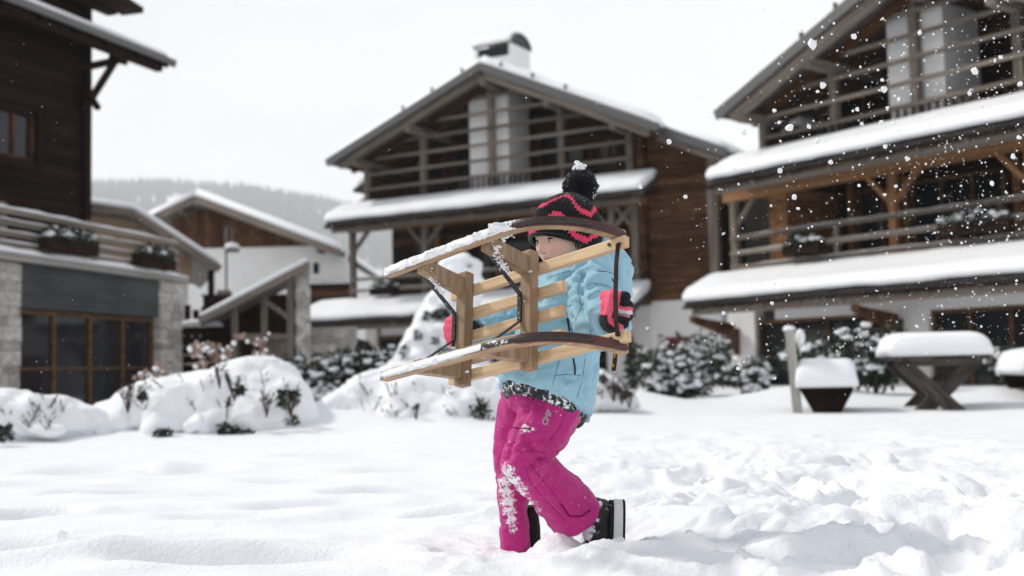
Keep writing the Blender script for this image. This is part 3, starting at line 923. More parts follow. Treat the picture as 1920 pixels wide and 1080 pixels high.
def stone_pier(parent, x0, x1, y0, y1, z0, z1, seed):
    pr = bx('stone_pier', parent, M_MORTAR, x0 + .02, x1 - .02, y0 + .02, y1 - .02, z0, z1)
    g = random.Random(seed)
    z = z0
    W = WM[pr.name].inverted() @ WM[parent.name]
    while z < z1 - .05:
        hh = min(g.uniform(.10, .26), z1 - z)
        x = x0
        while x < x1 - .03:
            ww = min(g.uniform(.14, .5), x1 - x)
            if x1 - (x + ww) < .1: ww = x1 - x
            d = g.uniform(-.012, .02)
            Mx = W @ Matrix.Translation(((x + x + ww) / 2, (y0 + y1) / 2, z + hh / 2)) @ Matrix.Rotation(g.uniform(-.03, .03), 4, 'Y') @ Matrix.Diagonal((ww - g.uniform(.006, .016), y1 - y0 + d * 2, hh - g.uniform(.006, .016), 1))
            o = link('stone', unit_mesh(M_STONE), pr, Mx)
            x += ww
        z += hh
    return pr


stone_pier(ter, -3.0, .22, -.02, .55, -.3, 2.42, 1)
stone_pier(ter, 4.46, 5.32, -.02, .55, -.3, 2.42, 2)
for k, (a, b_) in enumerate(((.24, 2.32), (2.335, 4.45))):
    bx('slate_panel', ter, M_PANEL, a, b_, .02, .1, 1.70, 2.42)
wn_ = window(ter, .24, 4.44, -.25, 1.68, .16, 4, M_FRAME, 1)
bx('floor_slab', ter, M_STONE, -3.2, 5.4, -.12, 7, 2.43, 2.55)
rail_snow('snow_cover', ter, (-3.2, -.02, 2.55), (5.4, -.02, 2.55), .28, .09, 5)
for x in (-1.2, -.15, 2.30, 5.05):
    beam('rail_post', ter, M_WOODG, (x, .10, 2.5), (x, .10, 3.36), .17, .14, up=(0, 1, 0))
for i, z in enumerate((3.22, 3.04, 2.86, 2.69)):
    beam('rail', ter, M_WOODG, (-3, .0, z), (5.2, .0, z), .05, .09)
    rail_snow('snow_cover', ter, (-3, .0, z + .045), (5.2, .0, z + .045), .07, .035 if i == 0 else .02, 20 + i)
planter('planter overflowing with snowy greenery on the near half of the left terrace rail', MT @ Matrix.Translation((1.25, -.2, 2.66)), 1.35, 61, 'planters on the left terrace rail')
planter('snow-topped dark planter at the far end of the left terrace rail', MT @ Matrix.Translation((3.95, -.2, 2.62)), 1.2, 67, 'planters on the left terrace rail')

PL = at(157, 300, 22.5)
ML = frame((PL.x, PL.y, 0), math.radians(70))                # local x along the facade (away), y to the left into the house; far corner at x = 0
log = thing('log_house', 'tall dark log house with a braced pent roof and small window at the left', 'house', ML)
lg = random.Random(4)
for i in range(32):
    z0 = 2.56 + i * .21
    if not (4.62 < z0 + .1 < 5.56):
        beam('log', log, M_WOODL, (-7, .14 + lg.uniform(-.02, .02), z0 + .1), (lg.uniform(-.06, .06), .14, z0 + .1), .28, .205)
    else:
        beam('log', log, M_WOODL, (-7, .14, z0 + .1), (-2.3, .14, z0 + .1), .28, .205)
        beam('log', log, M_WOODL, (-1.30, .14, z0 + .1), (lg.uniform(-.06, .06), .14, z0 + .1), .28, .205)
window(log, -2.3, -1.30, 4.62, 5.56, .1, 2, M_WOODB)
bx('window_board', log, M_WOODD, -1.30, -1.12, -.05, .0, 4.55, 5.62)
bx('window_board', log, M_WOODD, -2.4, -1.12, -.06, .0, 4.47, 4.55)
bx('house_body', log, M_WOODL, -6.9, -.12, .3, 5.8, 2.5, 9.0)
beam('corner_post', log, M_WOODL, (.02, -.02, 2.55), (.02, -.02, 9.2), .16, .18, up=(0, 1, 0))
lr = MB().prism([(0.2, 7.70), (0.2, 7.58), (-1.02, 7.06), (-1.02, 7.17)], 'x', -7, 1.52).build('pent_roof', M_ROOF, log)
beam('fascia_board', lr, M_METAL, (-7, -1.05, 7.12), (1.5, -1.05, 7.12), .05, .13)
beam('verge_board', lr, M_METAL, (1.545, .2, 7.63), (1.545, -1.05, 7.10), .045, .15)
beam('eave_beam', lr, M_WOODD, (-7, -.80, 7.0), (1.35, -.80, 7.0), .15, .16)
for k in range(10):
    beam('rafter', lr, M_WOODD, (-6.6 + .88 * k, .1, 7.48), (-6.6 + .88 * k, -1.0, 7.02), .1, .1)
snow_slab('snow_cover', lr, -7.0, 1.5, [(-1.0, 7.185), (-1.01, 7.26), (-.85, 7.38), (-.4, 7.56), (.18, 7.86), (.18, 7.70)], 31, .02, 60)
beam('roof_board', log, M_WOODD, (-1.5, -.9, 8.15), (.55, -.75, 7.98), .5, .12)
for k in range(4):
    beam('log_end', log, M_WOODD, (-1.4 + .1 * k, -.35, 8.0 + .17 * k), (.42 + .12 * k, -.35, 8.0 + .17 * k), .24, .165)
LI = ML.inverted()
def lb(name, a, b_, w, h):
    beam(name, log, M_WOODD, LI @ at(*a), LI @ at(*b_), w, h)
lb('tie_beam', (150, 128, 22.4), (212, 115, 22.6), .12, .13)
lb('brace', (158, 206, 22.35), (220, 108, 22.7), .13, .14)
lb('brace', (155, 160, 22.5), (184, 203, 22.2), .10, .10)
lb('brace_block', (205, 104, 22.6), (240, 112, 22.7), .2, .2)

tp_ = thing('stone_post', 'short stone post with a snow cap on the terrace below the log house', 'post', frame(at(147, 450, 21.9)))
for k in range(3):
    bx('stone', tp_, M_STONE, -.16 + .01 * k, .17 - .01 * k, -.16, .16, -.5 + .25 * k, -.26 + .25 * k)
MB().ball((0, 0, .27), (.18, .18, .09), 12, 8).build('snow_cap', M_SNOWC, tp_, smooth=True)

# ------------------------------------------------------------------ houses further back on the left
def gable_house(name, label, Mx, w, apex, el, er, wallz, m_top, m_low, depth, boards, post=None):
    """gable towards -y: apex (x,z), eaves el/er (x,z)"""
    h = thing(name, label, 'house', Mx)
    for s, e in ((-1, el), (1, er)):
        poly = [apex, e, (e[0], e[1] - .16), (apex[0], apex[1] - .16)]
        if s > 0: poly = poly[::-1]
        rf = MB().prism(poly, 'y', -1.0, depth).build('roof_slope', M_ROOF, h)
        beam('verge_board', rf, M_WOODG, (apex[0], -1.03, apex[1] - .12), (e[0], -1.03, e[1] - .12), .06, .26)
        rings = []
        for yy in np.r_[-.98, -.9, -.7, np.linspace(-.4, depth - .1, 10)]:
            q = min(1, (yy + 1.05) * 3.5)
            t_ = .34 * q
            rings.append([(apex[0], yy, apex[1] + .003), (e[0], yy, e[1] + .003), (e[0] + s * .04, yy, e[1] + t_ * .45), (e[0] - s * .25, yy, e[1] + t_ + .08), (apex[0], yy, apex[1] + t_)])
        MB().loft(rings).build('snow_cover', M_SNOWC, rf, smooth=True)
    sl_ = (apex[1] - el[1]) / (apex[0] - el[0]); sr_ = (apex[1] - er[1]) / (er[0] - apex[0])
    zl = lambda x: apex[1] - .2 - (sl_ * (apex[0] - x) if x < apex[0] else sr_ * (x - apex[0]))
    x0, x1 = w
    if boards:
        x = x0
        while x < x1 - .01:
            b_ = min(boards, x1 - x)
            zt = min(zl(x + .02), zl(x + b_ - .02))
            if zt > wallz + .05: bx('wall_board', h, m_top, x + .006, x + b_ - .006, random.uniform(-.012, .012), .2, wallz, zt)
            x += b_
    MB().prism([(x0, -1.0), (x1, -1.0), (x1, min(wallz - .003, zl(x1) if not boards else wallz - .003)), (x0, wallz - .003)], 'y', .03, .3).build('plaster_wall', m_low, h)
    bx('house_body', h, m_low, x0 + .1, x1 - .05, .4, depth - .5, -1.0, min(wallz, el[1] - .5, er[1] - .3))
    for xx in (x0 + .6, apex[0], x1 - .9):
        beam('purlin', h, M_WOODG, (xx, -.95, zl(xx) - .06), (xx, .1, zl(xx) - .06), .16, .18)
    return h


Pb = at(420, 560, 42)
barn = gable_house('barn_house', 'white house with brown boarded gable under a broad snowy roof in the distance', frame((0, 42, 0)), (-12.6, -6.1), (-11.44, 7.05), (-13.45, 6.15), (-6.2, 4.95), 5.24, M_WOODB, M_PLASTER, 10, .24)
bx('window', barn, M_GLASS, -7.35, -7.15, -.0, .028, 4.2, 4.6)
for k in range(8):
    bx('wall_board', barn, M_WOODD if k % 3 else M_WOODB, -8.2, -6.0, -.12 + random.uniform(-.01, .01), -.02, 1.9 + .24 * k, 1.9 + .24 * k + .228)
rail_snow('snow_cover', barn, (-8.2, -.08, 3.82), (-6.0, -.08, 3.82), .18, .08, 71)
tan = thing('tan_house', 'pale tan boarded house with a low snowy roof behind the left terrace', 'house', frame((-9.6, 30, 0), math.radians(19)) @ Matrix.Translation((9.6, 0, 0)))
for k in range(9):
    z0 = 3.0 + .2 * k
    xe = min(-8.5, -10.0 + (4.75 - z0 - .2) / .66)
    bx('wall_board', tan, M_TAN, -12.5, xe, random.uniform(-.01, .01), .2, z0, z0 + .19)
bx('plaster_wall', tan, M_PLASTER, -12.5, -8.6, .02, .3, -.5, 2.99)
tr1 = MB().prism([(-12.5, 5.12), (-10.0, 4.80), (-7.9, 3.42), (-7.9, 3.30), (-10.0, 4.66), (-12.5, 4.98)][::-1], 'y', -1, 6).build('roof_slope', M_ROOF, tan)
beam('verge_board', tr1, M_WOODG, (-10.0, -1.03, 4.70), (-7.85, -1.03, 3.30), .06, .2)
beam('verge_board', tr1, M_WOODG, (-12.5, -1.03, 5.03), (-10.0, -1.03, 4.71), .06, .2)
rings = []
for yy in np.r_[-.98, -.85, np.linspace(-.6, 5.8, 8)]:
    e = min(1, (yy + 1.1) * 4)
    rings.append([(-12.5, yy, 5.123), (-10.0, yy, 4.803), (-7.9, yy, 3.423), (-7.88, yy, 3.5 + .05 * e), (-8.1, yy, 3.62 + .12 * e), (-9.95, yy, 4.83 + .16 * e), (-12.5, yy, 5.14 + .18 * e)])
MB().loft(rings).build('snow_cover', M_SNOWC, tr1, smooth=True)
beam('post', tan, M_WOODD, (-8.05, -.6, 0), (-8.05, -.6, 3.3), .16, .16, up=(0, 1, 0))
for k in range(3):
    beam('bracket_arm', tan, M_WOODD, (-8.3, -.6, 2.0 + .32 * k), (-7.75, -.6, 2.0 + .32 * k), .06, .05)

# lean-to shed with stone wall
shed = thing('shed', 'open lean-to shed with sloping snowy roof and stone side wall beside the terrace', 'shed', frame((-5.4, 24, 0), math.radians(13)) @ Matrix.Translation((5.4, 0, 0)))
sr1 = MB().prism([(-6.55, 1.72), (-5.9, 2.02), (-4.35, 2.86), (-4.35, 2.74), (-5.9, 1.90), (-6.55, 1.60)], 'y', -.7, 3).build('roof_slope', M_ROOF, shed)
beam('verge_board', sr1, M_WOODG, (-6.55, -.72, 1.63), (-4.35, -.72, 2.78), .05, .13)
rings = []
for yy in np.r_[-.69, -.6, np.linspace(-.4, 2.9, 8)]:
    e = min(1, (yy + .8) * 5)
    rings.append([(-6.55, yy, 1.723), (-5.9, yy, 2.023), (-4.35, yy, 2.863), (-4.4, yy, 2.87 + .08 * e), (-5.9, yy, 2.05 + .10 * e), (-6.5, yy, 1.74 + .08 * e)][::-1])
MB().loft(rings).build('snow_cover', M_SNOWC, sr1, smooth=True)
for x in (-5.85, -5.25, -4.72):
    beam('post', shed, M_WOODG, (x, -.3, 0), (x, -.3, 2.0 + (x + 5.9) * .54 - .1), .13, .13, up=(0, 1, 0))
beam('brace', shed, M_WOODG, (-5.2, -.3, 2.05), (-4.75, -.3, 1.70), .1, .1, up=(0, 1, 0))
beam('brace', shed, M_WOODG, (-6.35, -.45, 1.2), (-6.0, -.45, .5), .1, .1, up=(0, 1, 0))
beam('tie_beam', shed, M_WOODG, (-5.9, -.3, 1.32), (-4.6, -.3, 1.32), .1, .12)
x = -6.55
while x < -4.6:
    bx('wall_board', shed, M_WOODG if x > -5.3 else M_WOODD, x, x + .155, -.24 + random.uniform(-.01, .01), -.2, -.2, 1.25)
    x += .165
bx('back_wall', shed, M_WOODL, -6.6, -4.5, 2.6, 2.75, -.2, 2.4)
stone_pier(shed, -4.62, -4.3, -.5, -.15, -.2, 2.82, 8)
stone_pier(shed, -4.28, -3.3, -.1, .3, -.2, 1.5, 9)
bx('hatch', shed, M_WOODL, -3.95, -3.6, -.14, -.11, .1, .85)
# dark plank wall linking terrace and shed, and the picket posts behind
fw = thing('plank_fence', 'dark horizontal plank fence between the stone pier and the shed', 'fence', frame((0, 24.6, 0)))
for k in range(9):
    bx('plank', fw, M_WOODL, -7.6, -6.3, random.uniform(-.01, .01), .06, -.2 + .2 * k, -.2 + .2 * k + .185)
rail_snow('snow_cover', fw, (-7.6, .03, 1.6), (-6.3, .03, 1.6), .2, .12, 4)
pf = thing('picket_fence', 'grey picket fence with thick posts above the plank fence', 'fence', frame((0, 27, 0)))
for k in range(7):
    bx('picket', pf, M_WOODD, -8.2 + .2 * k, -8.2 + .2 * k + .14, 0, .05, 1.2, 2.1 + .06 * (k % 3))
bx('fence_post', pf, M_WOODG, -7.0, -6.72, -.1, .18, 1.0, 2.55)

# street lamp
lp = at(424, 470, 34)
lamp = thing('street_lamp', 'slim street lamp with a snow-topped shade before the white house', 'street lamp', frame((lp.x, 34, 0)))
MB().tube([(0, 0, 0), (0, 0, 4.95)], .035, 8).build('pole', M_METAL, lamp)
MB().tube([(0, 0, 4.9), (.08, 0, 5.0), (.16, 0, 4.95), (.18, 0, 4.62)], .018, 6).build('arm', M_METAL, lamp)
MB().loft([[(.18 + r * math.cos(a), r * math.sin(a), z) for a in np.linspace(0, 2 * math.pi, 13)[:-1]] for r, z in ((.24, 4.22), (.2, 4.32), (.07, 4.44), (.03, 4.62))]).build('lamp_shade', M_METAL, lamp, smooth=True)
MB().ball((.18, 0, 4.38), (.22, .2, .12), 12, 8).build('snow_cap', M_SNOWC, lamp, smooth=True)
# ------------------------------------------------------------------ snow-covered low shrubs in front of the houses
def on_px(px, py, Y, r):
    """ball at an image position and depth; r in image pixels"""
    return at(px, py, Y), r * Y / FPX


def mound(label, Y, balls, seed, dark, twigs, base):
    c = at(*base, Y)
    c = Vector((c.x, Y, gz(c.x, Y)))
    o = thing('snowy_shrub', label, 'shrub', frame(c), 'low shrubs buried in snow')
    mb = MB()
    for (px, py, r, dy, fl) in balls:
        p, rr = on_px(px, py, Y + dy, r)
        mb.ball(p - c, (rr, rr * 0.95, rr * fl), 16, 10)
    v, n, f = voxel(mb.v, mb.f, 0.034, 40, 0.7)
    d = 0.10 * fbm((v + np.array(c)) * 2.4, 3, seed) + 0.05 * fbm((v + np.array(c)) * 5.5, 2, seed + 4) - 0.05 * np.clip(0.06 - np.abs(fbm((v + np.array(c)) * 4.2, 2, seed + 6)), 0, 1) / 0.06 * .6 + 0.012 * fbm((v + np.array(c)) * 16, 2, seed + 5)
    v = v + n * d[:, None]
    link('snow_cap', mesh('snow_cap', v, f, M_SNOWC, True), o)
    bv_ = BVHTree.FromPolygons([Vector(p) for p in v], [tuple(map(int, q)) for q in f])
    V, Fq, b = [], [], 0
    for k, (px, py, rx, ry, dy) in enumerate(dark):
        p, r1 = on_px(px, py, Y + dy, rx)
        vv, ff = leaf_cloud(int(60 + rx * ry * .22), p - c, (r1 * .75, r1 * .5, ry * .75 * (Y + dy) / FPX), 0.045, seed * 13 + k)
        V.append(vv); Fq.append(ff + b); b += len(vv)
    if V: link('foliage', mesh('foliage', np.concatenate(V), np.concatenate(Fq), M_LEAFD), o)
    g = random.Random(seed)
    for (px, py, h, nn, dy) in twigs:
        mb = MB(); vv0, ff0 = [], []
        p, _ = on_px(px, py, Y + dy, 1)
        p = p - c
        for i in range(nn):
            q = p + Vector((g.uniform(-.5, .5), g.uniform(-.3, .3), g.uniform(.5, 1.0))) * h
            m_ = (p + q) / 2 + Vector((g.uniform(-.1, .1), 0, g.uniform(-.05, .1))) * h
            mb.tube([p + Vector((0, 0, -.08)), m_, q], [.006, .004, .0025], 5)
            for j in range(9):
                t = g.uniform(.35, 1)
                a = p.lerp(q, t); e = Vector((g.uniform(-1, 1), g.uniform(-1, 1), g.uniform(-.3, 1))).normalized() * g.uniform(.02, .042)
                s_ = e.orthogonal().normalized() * .009
                mb.add([a, a + e * .5 + s_, a + e, a + e * .5 - s_], [(0, 1, 2, 3)])
        mb.build('twig', M_TWIG, o)
    for k in range(16):                                      # single bare stalks
        px, py = g.uniform(min(q[0] for q in balls) + 20, max(q[0] for q in balls) - 20), g.uniform(min(q[1] for q in balls) - 20, base[1] - 15)
        dd = Vector(ray(px, py)).normalized()
        hit = bv_.ray_cast(Vector(CC) - c, dd)
        if hit[0] is None: continue
        mb = MB()
        for i in range(g.randint(1, 3)):
            q = hit[0] + Vector((g.uniform(-.09, .09), -g.uniform(0, .06), g.uniform(.05, .16)))
            mb.tube([hit[0] - hit[1] * .04, hit[0].lerp(q, .5) + Vector((g.uniform(-.02, .02), 0, .01)), q], [.004, .003, .0018], 4)
            for j in range(3): mb.ball(hit[0].lerp(q, g.uniform(.5, 1)), (.008, .008, .006), 5, 4)
        mb.build('twig', M_TWIG, o)
    return o


mound('largest snow-buried shrub with dark twigs poking out, left of the child', 10.4,
      [(262, 762, 52, .1, .9), (330, 770, 62, 0, 1), (300, 745, 50, .35, .9), (400, 765, 70, .1, 1), (390, 735, 55, .4, .8), (470, 748, 80, .35, 1), (500, 738, 72, .5, 1), (540, 765, 58, .2, 1), (470, 790, 42, -.2, .8), (380, 800, 40, -.3, .7), (300, 805, 40, -.25, .6), (235, 795, 50, 0, .6), (560, 790, 44, .1, .8), (200, 790, 60, .15, .6), (260, 795, 48, .1, .7), (330, 792, 58, .05, .7), (400, 785, 62, .0, .8), (470, 780, 64, .05, .8), (520, 785, 52, 0, .8), (430, 735, 64, .4, .9), (350, 745, 60, .4, .9), (585, 795, 34, .15, .7)], 3,
      [(425, 806, 26, 14, -.42), (542, 792, 24, 20, -.12), (306, 812, 16, 9, -.5), (455, 812, 26, 8, -.42), (528, 748, 9, 22, -.32), (268, 745, 8, 7, -.38), (448, 732, 12, 10, -.34), (552, 745, 12, 16, -.2)],
      [(240, 757, .20, 9, -.40), (412, 712, .24, 5, -.25), (440, 735, .2, 7, -.35), (545, 765, .26, 8, -.2), (500, 765, .16, 5, -.35), (425, 770, .12, 4, -.4)], (400, 815))
mound('snow mound over a shrub at the left end with one dark gap beneath', 10.0,
      [(0, 785, 66, .1, .9), (-70, 790, 80, .2, .9), (60, 790, 56, .1, .9), (110, 795, 52, .2, .9), (150, 795, 52, .25, .8), (90, 812, 46, -.1, .5), (195, 800, 44, .35, .8), (30, 780, 62, .3, .9), (110, 785, 58, .35, .8)], 5,
      [(6, 812, 24, 20, -.5)], [], (30, 830))
mound('snow-buried shrub mound below the sled tips, between the largest mound and the child', 10.7,
      [(640, 775, 50, .1, .9), (690, 760, 66, .25, .9), (740, 742, 74, .35, .9), (810, 738, 76, .3, .9), (870, 745, 72, .25, .9), (925, 758, 60, .15, .9), (770, 770, 70, .05, .8), (860, 775, 66, .05, .8), (610, 790, 40, .1, .8), (750, 790, 50, -.2, .7), (840, 788, 52, -.1, .7), (690, 790, 48, -.05, .6), (880, 780, 56, .1, .8), (760, 780, 62, .1, .8), (800, 730, 40, .4, .8)], 7,
      [(925, 797, 22, 12, -.3), (763, 806, 12, 8, -.45), (618, 790, 16, 12, -.05), (900, 770, 20, 16, -.32)],
      [(905, 770, .14, 7, -.35), (780, 772, .08, 4, -.4)], (760, 808))
mound('snow-dusted shrub mound just right of the child, with thin twigs', 12.8,
      [(1140, 735, 40, .1, .9), (1100, 740, 40, .1, .9), (1170, 750, 32, 0, .8), (1120, 715, 32, .3, .8), (1195, 762, 20, -.1, .5)], 9,
      [(1150, 728, 10, 8, -.25), (1172, 740, 14, 7, -.25), (1130, 710, 8, 7, -.1)], [(1150, 740, .22, 8, -.3), (1180, 752, .2, 7, -.3), (1165, 745, .2, 6, -.28)], (1140, 770))


# dry flower heads behind the mounds
def dry_plant(px, py, Y, h, n, spread, seed, label):
    c = at(px, py, Y); c = Vector((c.x, Y, 0.0))
    o = thing('dry_plant', label, 'plant', frame(c), 'dry garden plants behind the snow mounds')
    g = random.Random(seed); st = MB(); hd = MB(); sn = MB()
    for i in range(n):
        tip = Vector((g.uniform(-spread, spread), g.uniform(-.15, .15), h * g.uniform(.72, 1)))
        st.tube([(tip.x * .3, 0, 0), (tip.x * .7, tip.y, tip.z * .6), tip], [.008, .006, .004], 5)
        for j in range(7):
            q = tip + Vector((g.gauss(0, .04), g.gauss(0, .04), g.gauss(-.01, .04)))
            (hd if g.random() < .72 else sn).ball(q, g.uniform(.014, .03), 6, 4)
    st.build('stem', M_TWIG, o); tag(hd.build('flower_heads', M_DRY, o), kind='stuff'); tag(sn.build('snow_clots', M_SNOWC, o, smooth=True), kind='stuff')


dry_plant(385, 700, 11.6, .88, 7, .12, 1, 'dry brown plant with frosted flower heads above the largest mound, left clump')
dry_plant(452, 700, 11.8, .94, 14, .26, 2, 'widest clump of dry frosted flower heads above the largest mound')
dry_plant(505, 700, 11.6, .74, 4, .07, 3, 'small dry frosted flower clump at the right shoulder of the largest mound')
dry_plant(276, 710, 11.2, .62, 5, .1, 4, 'little dry frosted plant in front of the terrace windows')

# snow-laden conifer behind the sled
TY = 15.0
tb = at(818, 700, TY); tb = Vector((tb.x, TY, 0))
con = thing('conifer', 'cone-shaped young conifer thickly laden with snow behind the sled', 'tree', frame(tb))
mb = MB(); g = random.Random(5)
for (px, py, r, dy) in ((866, 490, 20, 0), (868, 515, 27, 0), (850, 540, 36, .05), (872, 545, 28, -.1), (838, 575, 46, 0), (868, 580, 36, .1), (828, 612, 56, 0), (862, 620, 46, -.1), (818, 650, 66, 0), (795, 665, 50, -.15), (862, 660, 52, 0), (810, 690, 76, .1), (770, 700, 44, -.1), (865, 700, 56, .1)):
    p, rr = on_px(px, py, TY + dy, r); mb.ball(p - tb, (rr, rr, rr * .9), 14, 9)
for i in range(60):
    t = g.random(); a = g.uniform(0, 6.28); rr = .14 + .52 * t
    ax_ = at(866 - 45 * t, 490 + 210 * t, TY) - tb
    mb.ball(ax_ + Vector((rr * math.cos(a), rr * math.sin(a), g.uniform(-.05, .05))), (g.uniform(.09, .17), g.uniform(.09, .17), g.uniform(.05, .09)), 10, 7)
v, n, f = voxel(mb.v, mb.f, 0.035, 12, .5)
v = v + n * (0.07 * fbm(v * 5, 3, 6) + .03 * fbm(v * 14, 2, 8))[:, None]
link('snow_cap', mesh('snow_cap', v, f, M_SNOWC, True), con)
V, Fq, b = [], [], 0
for k, (px, py, rx, ry, dy, n_) in enumerate(((828, 590, 26, 13, -.42, 420), (800, 592, 12, 8, -.40, 120), (783, 628, 9, 12, -.52, 120), (880, 503, 6, 6, -.16, 60), (868, 535, 15, 9, -.30, 160), (760, 660, 14, 16, -.46, 160), (838, 665, 28, 18, -.66, 300), (890, 640, 14, 30, -.30, 200), (745, 690, 14, 12, -.5, 120), (818, 640, 10, 9, -.6, 100))):
    p, r1 = on_px(px, py, TY + dy, rx)
    vv, ff = leaf_cloud(int(n_ * .45), p - tb, (r1 * .7, .05, ry * .7 * TY / FPX), .05, 300 + k); V.append(vv); Fq.append(ff + b); b += len(vv)
link('needle_sprays', mesh('needle_sprays', np.concatenate(V), np.concatenate(Fq), M_LEAFD), con)
MB().tube([(0, 0, -.1), (.05, 0, .8), (.3, 0, 1.9)], [.07, .05, .015], 8).build('trunk', M_TWIG, con)

SH = (  # px, py(base), Y, rx, ry, h, label
    (600, 735, 16.5, .55, .4, .78, 'leafy snow-flecked shrub nearest the shed'),
    (655, 735, 16.8, .55, .4, .86, 'middle snow-flecked evergreen shrub left of the conifer'),
    (712, 735, 16.4, .5, .4, .92, 'tall snow-flecked shrub touching the left side of the conifer'),
    (1250, 738, 17.5, .5, .4, .85, 'snow-flecked shrub in front of the dark red door'),
    (1310, 738, 18.5, .55, .4, 1.02, 'taller snowy shrub right of the dark red door'),
    (1400, 735, 17.5, .38, .3, .55, 'small snowy shrub left of the leaning bench post'),
    (1540, 725, 15.5, .5, .4, .66, 'snowy shrub rising behind the bench'),
    (1640, 725, 15.0, .46, .4, .88, 'dark snowy shrub between the bench and the picnic table'),
    (1905, 722, 14.5, .5, .4, .56, 'round snowy shrub right of the picnic table'),
)
for i, (px, py, Y, rx, ry, h, lab) in enumerate(SH):
    c = at(px, py, Y)
    shrub(c.x, Y, gz(c.x, Y) - .03, rx, ry, h, 40 + i, lab)
sp = at(1185, 700, 15.5)
sap = thing('sapling', 'thin dark young conifer standing right behind the sled front', 'tree', frame((sp.x, 15.5, 0)))
v, f = leaf_cloud(300, (0, 0, .48), (.07, .07, .36), .07, 88); link('needle_sprays', mesh('needle_sprays', v, f, M_LEAFD), sap)
MB().tube([(0, 0, -.1), (0, 0, .85)], [.02, .006], 6).build('trunk', M_TWIG, sap)


# ------------------------------------------------------------------ picnic table and benches
def cushion(name, parent, x0, x1, y0, y1, z, h, seed, over=.05):
    nu, nv_ = 34, 34
    top, bot = [], []
    for j in range(nv_ + 1):
        for i in range(nu + 1):
            u, v = i / nu * 2 - 1, j / nv_ * 2 - 1
            e = (max(0, 1 - abs(u) ** 7) ** .45) * (max(0, 1 - abs(v) ** 7) ** .45)
            x = (x0 + x1) / 2 + u * ((x1 - x0) / 2 + over); y = (y0 + y1) / 2 + v * ((y1 - y0) / 2 + over)
            nn = float(vnoise(np.array([[x * 3 + seed, y * 3, seed]]))[0]) - .5
            wob = 1 + .05 * nn
            top.append((x * wob, y * wob, z + .05 + (h - .05) * e * (1 + .22 * nn))); bot.append((x * wob, y * wob, z - .025 * (max(abs(u), abs(v)) > .96) + .002))
    W_ = nu + 1; N = len(top); ff = []
    for j in range(nv_):
        for i in range(nu):
            a = j * W_ + i
            ff.append((a, a + 1, a + W_ + 1, a + W_)); ff.append((a + N, a + W_ + N, a + W_ + 1 + N, a + 1 + N))
    for i in range(nu):
        ff.append((i, i + N, i + 1 + N, i + 1)); a = nv_ * W_ + i; ff.append((a, a + 1, a + 1 + N, a + N))
    for j in range(nv_):
        a = j * W_; ff.append((a, a + W_, a + W_ + N, a + N)); a = j * W_ + nu; ff.append((a, a + N, a + W_ + N, a + W_))
    return link(name, mesh(name, top + bot, ff, M_SNOWC, True), parent)


M_WOODT = mat('weathered_table_timber', (0.022, 0.018, 0.016), (0.11, 0.092, 0.08), rough=0.8, scale=(3, 4, 4), bump=0.3, rnd=0.3, spec=0.2)
M_WOODP = mat('bleached_post_timber', (0.26, 0.245, 0.22), (0.48, 0.46, 0.42), rough=0.8, scale=(3, 5, 5), bump=0.3, spec=0.2)
tc_ = at(1766, 772, 12.0)
tab = thing('picnic_table', 'weathered wooden picnic table on crossed legs under a thick cushion of snow', 'table', frame((tc_.x, 12.0, gz(tc_.x, 12)), math.radians(-12)))
for k in range(5):
    bx('tabletop_board', tab, M_WOODT, -.46 + .185 * k, -.46 + .185 * k + .178, -.1, 1.2, .545, .60)
for y in (.08, 1.0):
    beam('leg', tab, M_WOODT, (-.36, y, .50), (.21, y, -.06), .10, .15, up=(0, 0, 1))
    beam('leg', tab, M_WOODT, (.36, y + .105, .50), (-.21, y + .105, -.06), .10, .15, up=(0, 0, 1))
    beam('cleat', tab, M_WOODT, (-.42, y + .05, .505), (.42, y + .05, .505), .12, .075)
beam('stretcher', tab, M_WOODT, (0, .1, .25), (0, 1.05, .25), .1, .12)
cushion('snow_cap', tab, -.47, .47, -.1, 1.2, .601, .235, 3, .05)


def bench(label, Mx, seed, back=True):
    b = thing('bench', label, 'bench', Mx, 'wooden benches by the picnic table')
    for k in range(2):
        bx('seat_board', b, M_WOODD, .04 + .27 * k, .30 + .27 * k, -.1, 1.35, .235, .285)
    for y in (0.0, 1.2):
        MB().prism([(.05, .23), (.58, .23), (.42, -.05), (.20, -.05)], 'y', y, y + .12).build('trestle', M_WOODD, b)
        if back and y == 0.0:
            beam('back_post', b, M_WOODP, (.02, y + .05, -.05), (-.035, y - .02, .86), .10, .10, up=(0, 1, 0))
    if back:
        for k in range(3):
            t = .42 + .16 * k
            beam('back_board', b, M_WOODD, (.07 - .06 * t / .86, .10, t), (.07 - .06 * t / .86, 1.1, t), .05, .13)
        for y in (0,):
            MB().ball((-.038, y - .01, .87), (.065, .065, .035), 12, 8).build('snow_cap', M_SNOWC, b, smooth=True)
        MB().ball((.07, .10, .78), (.05, .06, .09), 12, 8).build('snow_clot', M_SNOWC, b, smooth=True)
    cushion('snow_cover', b, .03, .60, -.1, 1.35, .286, .27, seed, .03)
    return b


bp_ = at(1493, 778, 11.8)
bench('snow-covered wooden bench with a pale leaning back post left of the table', frame((bp_.x, 11.8, gz(bp_.x, 11.8)), math.radians(-13.5)), 5)
bp_ = at(1915, 748, 13.0)
bench('backless snow-covered bench cut by the right edge of the picture', frame((bp_.x, 13.0, gz(bp_.x, 13) + .04), math.radians(-12)), 9, False)

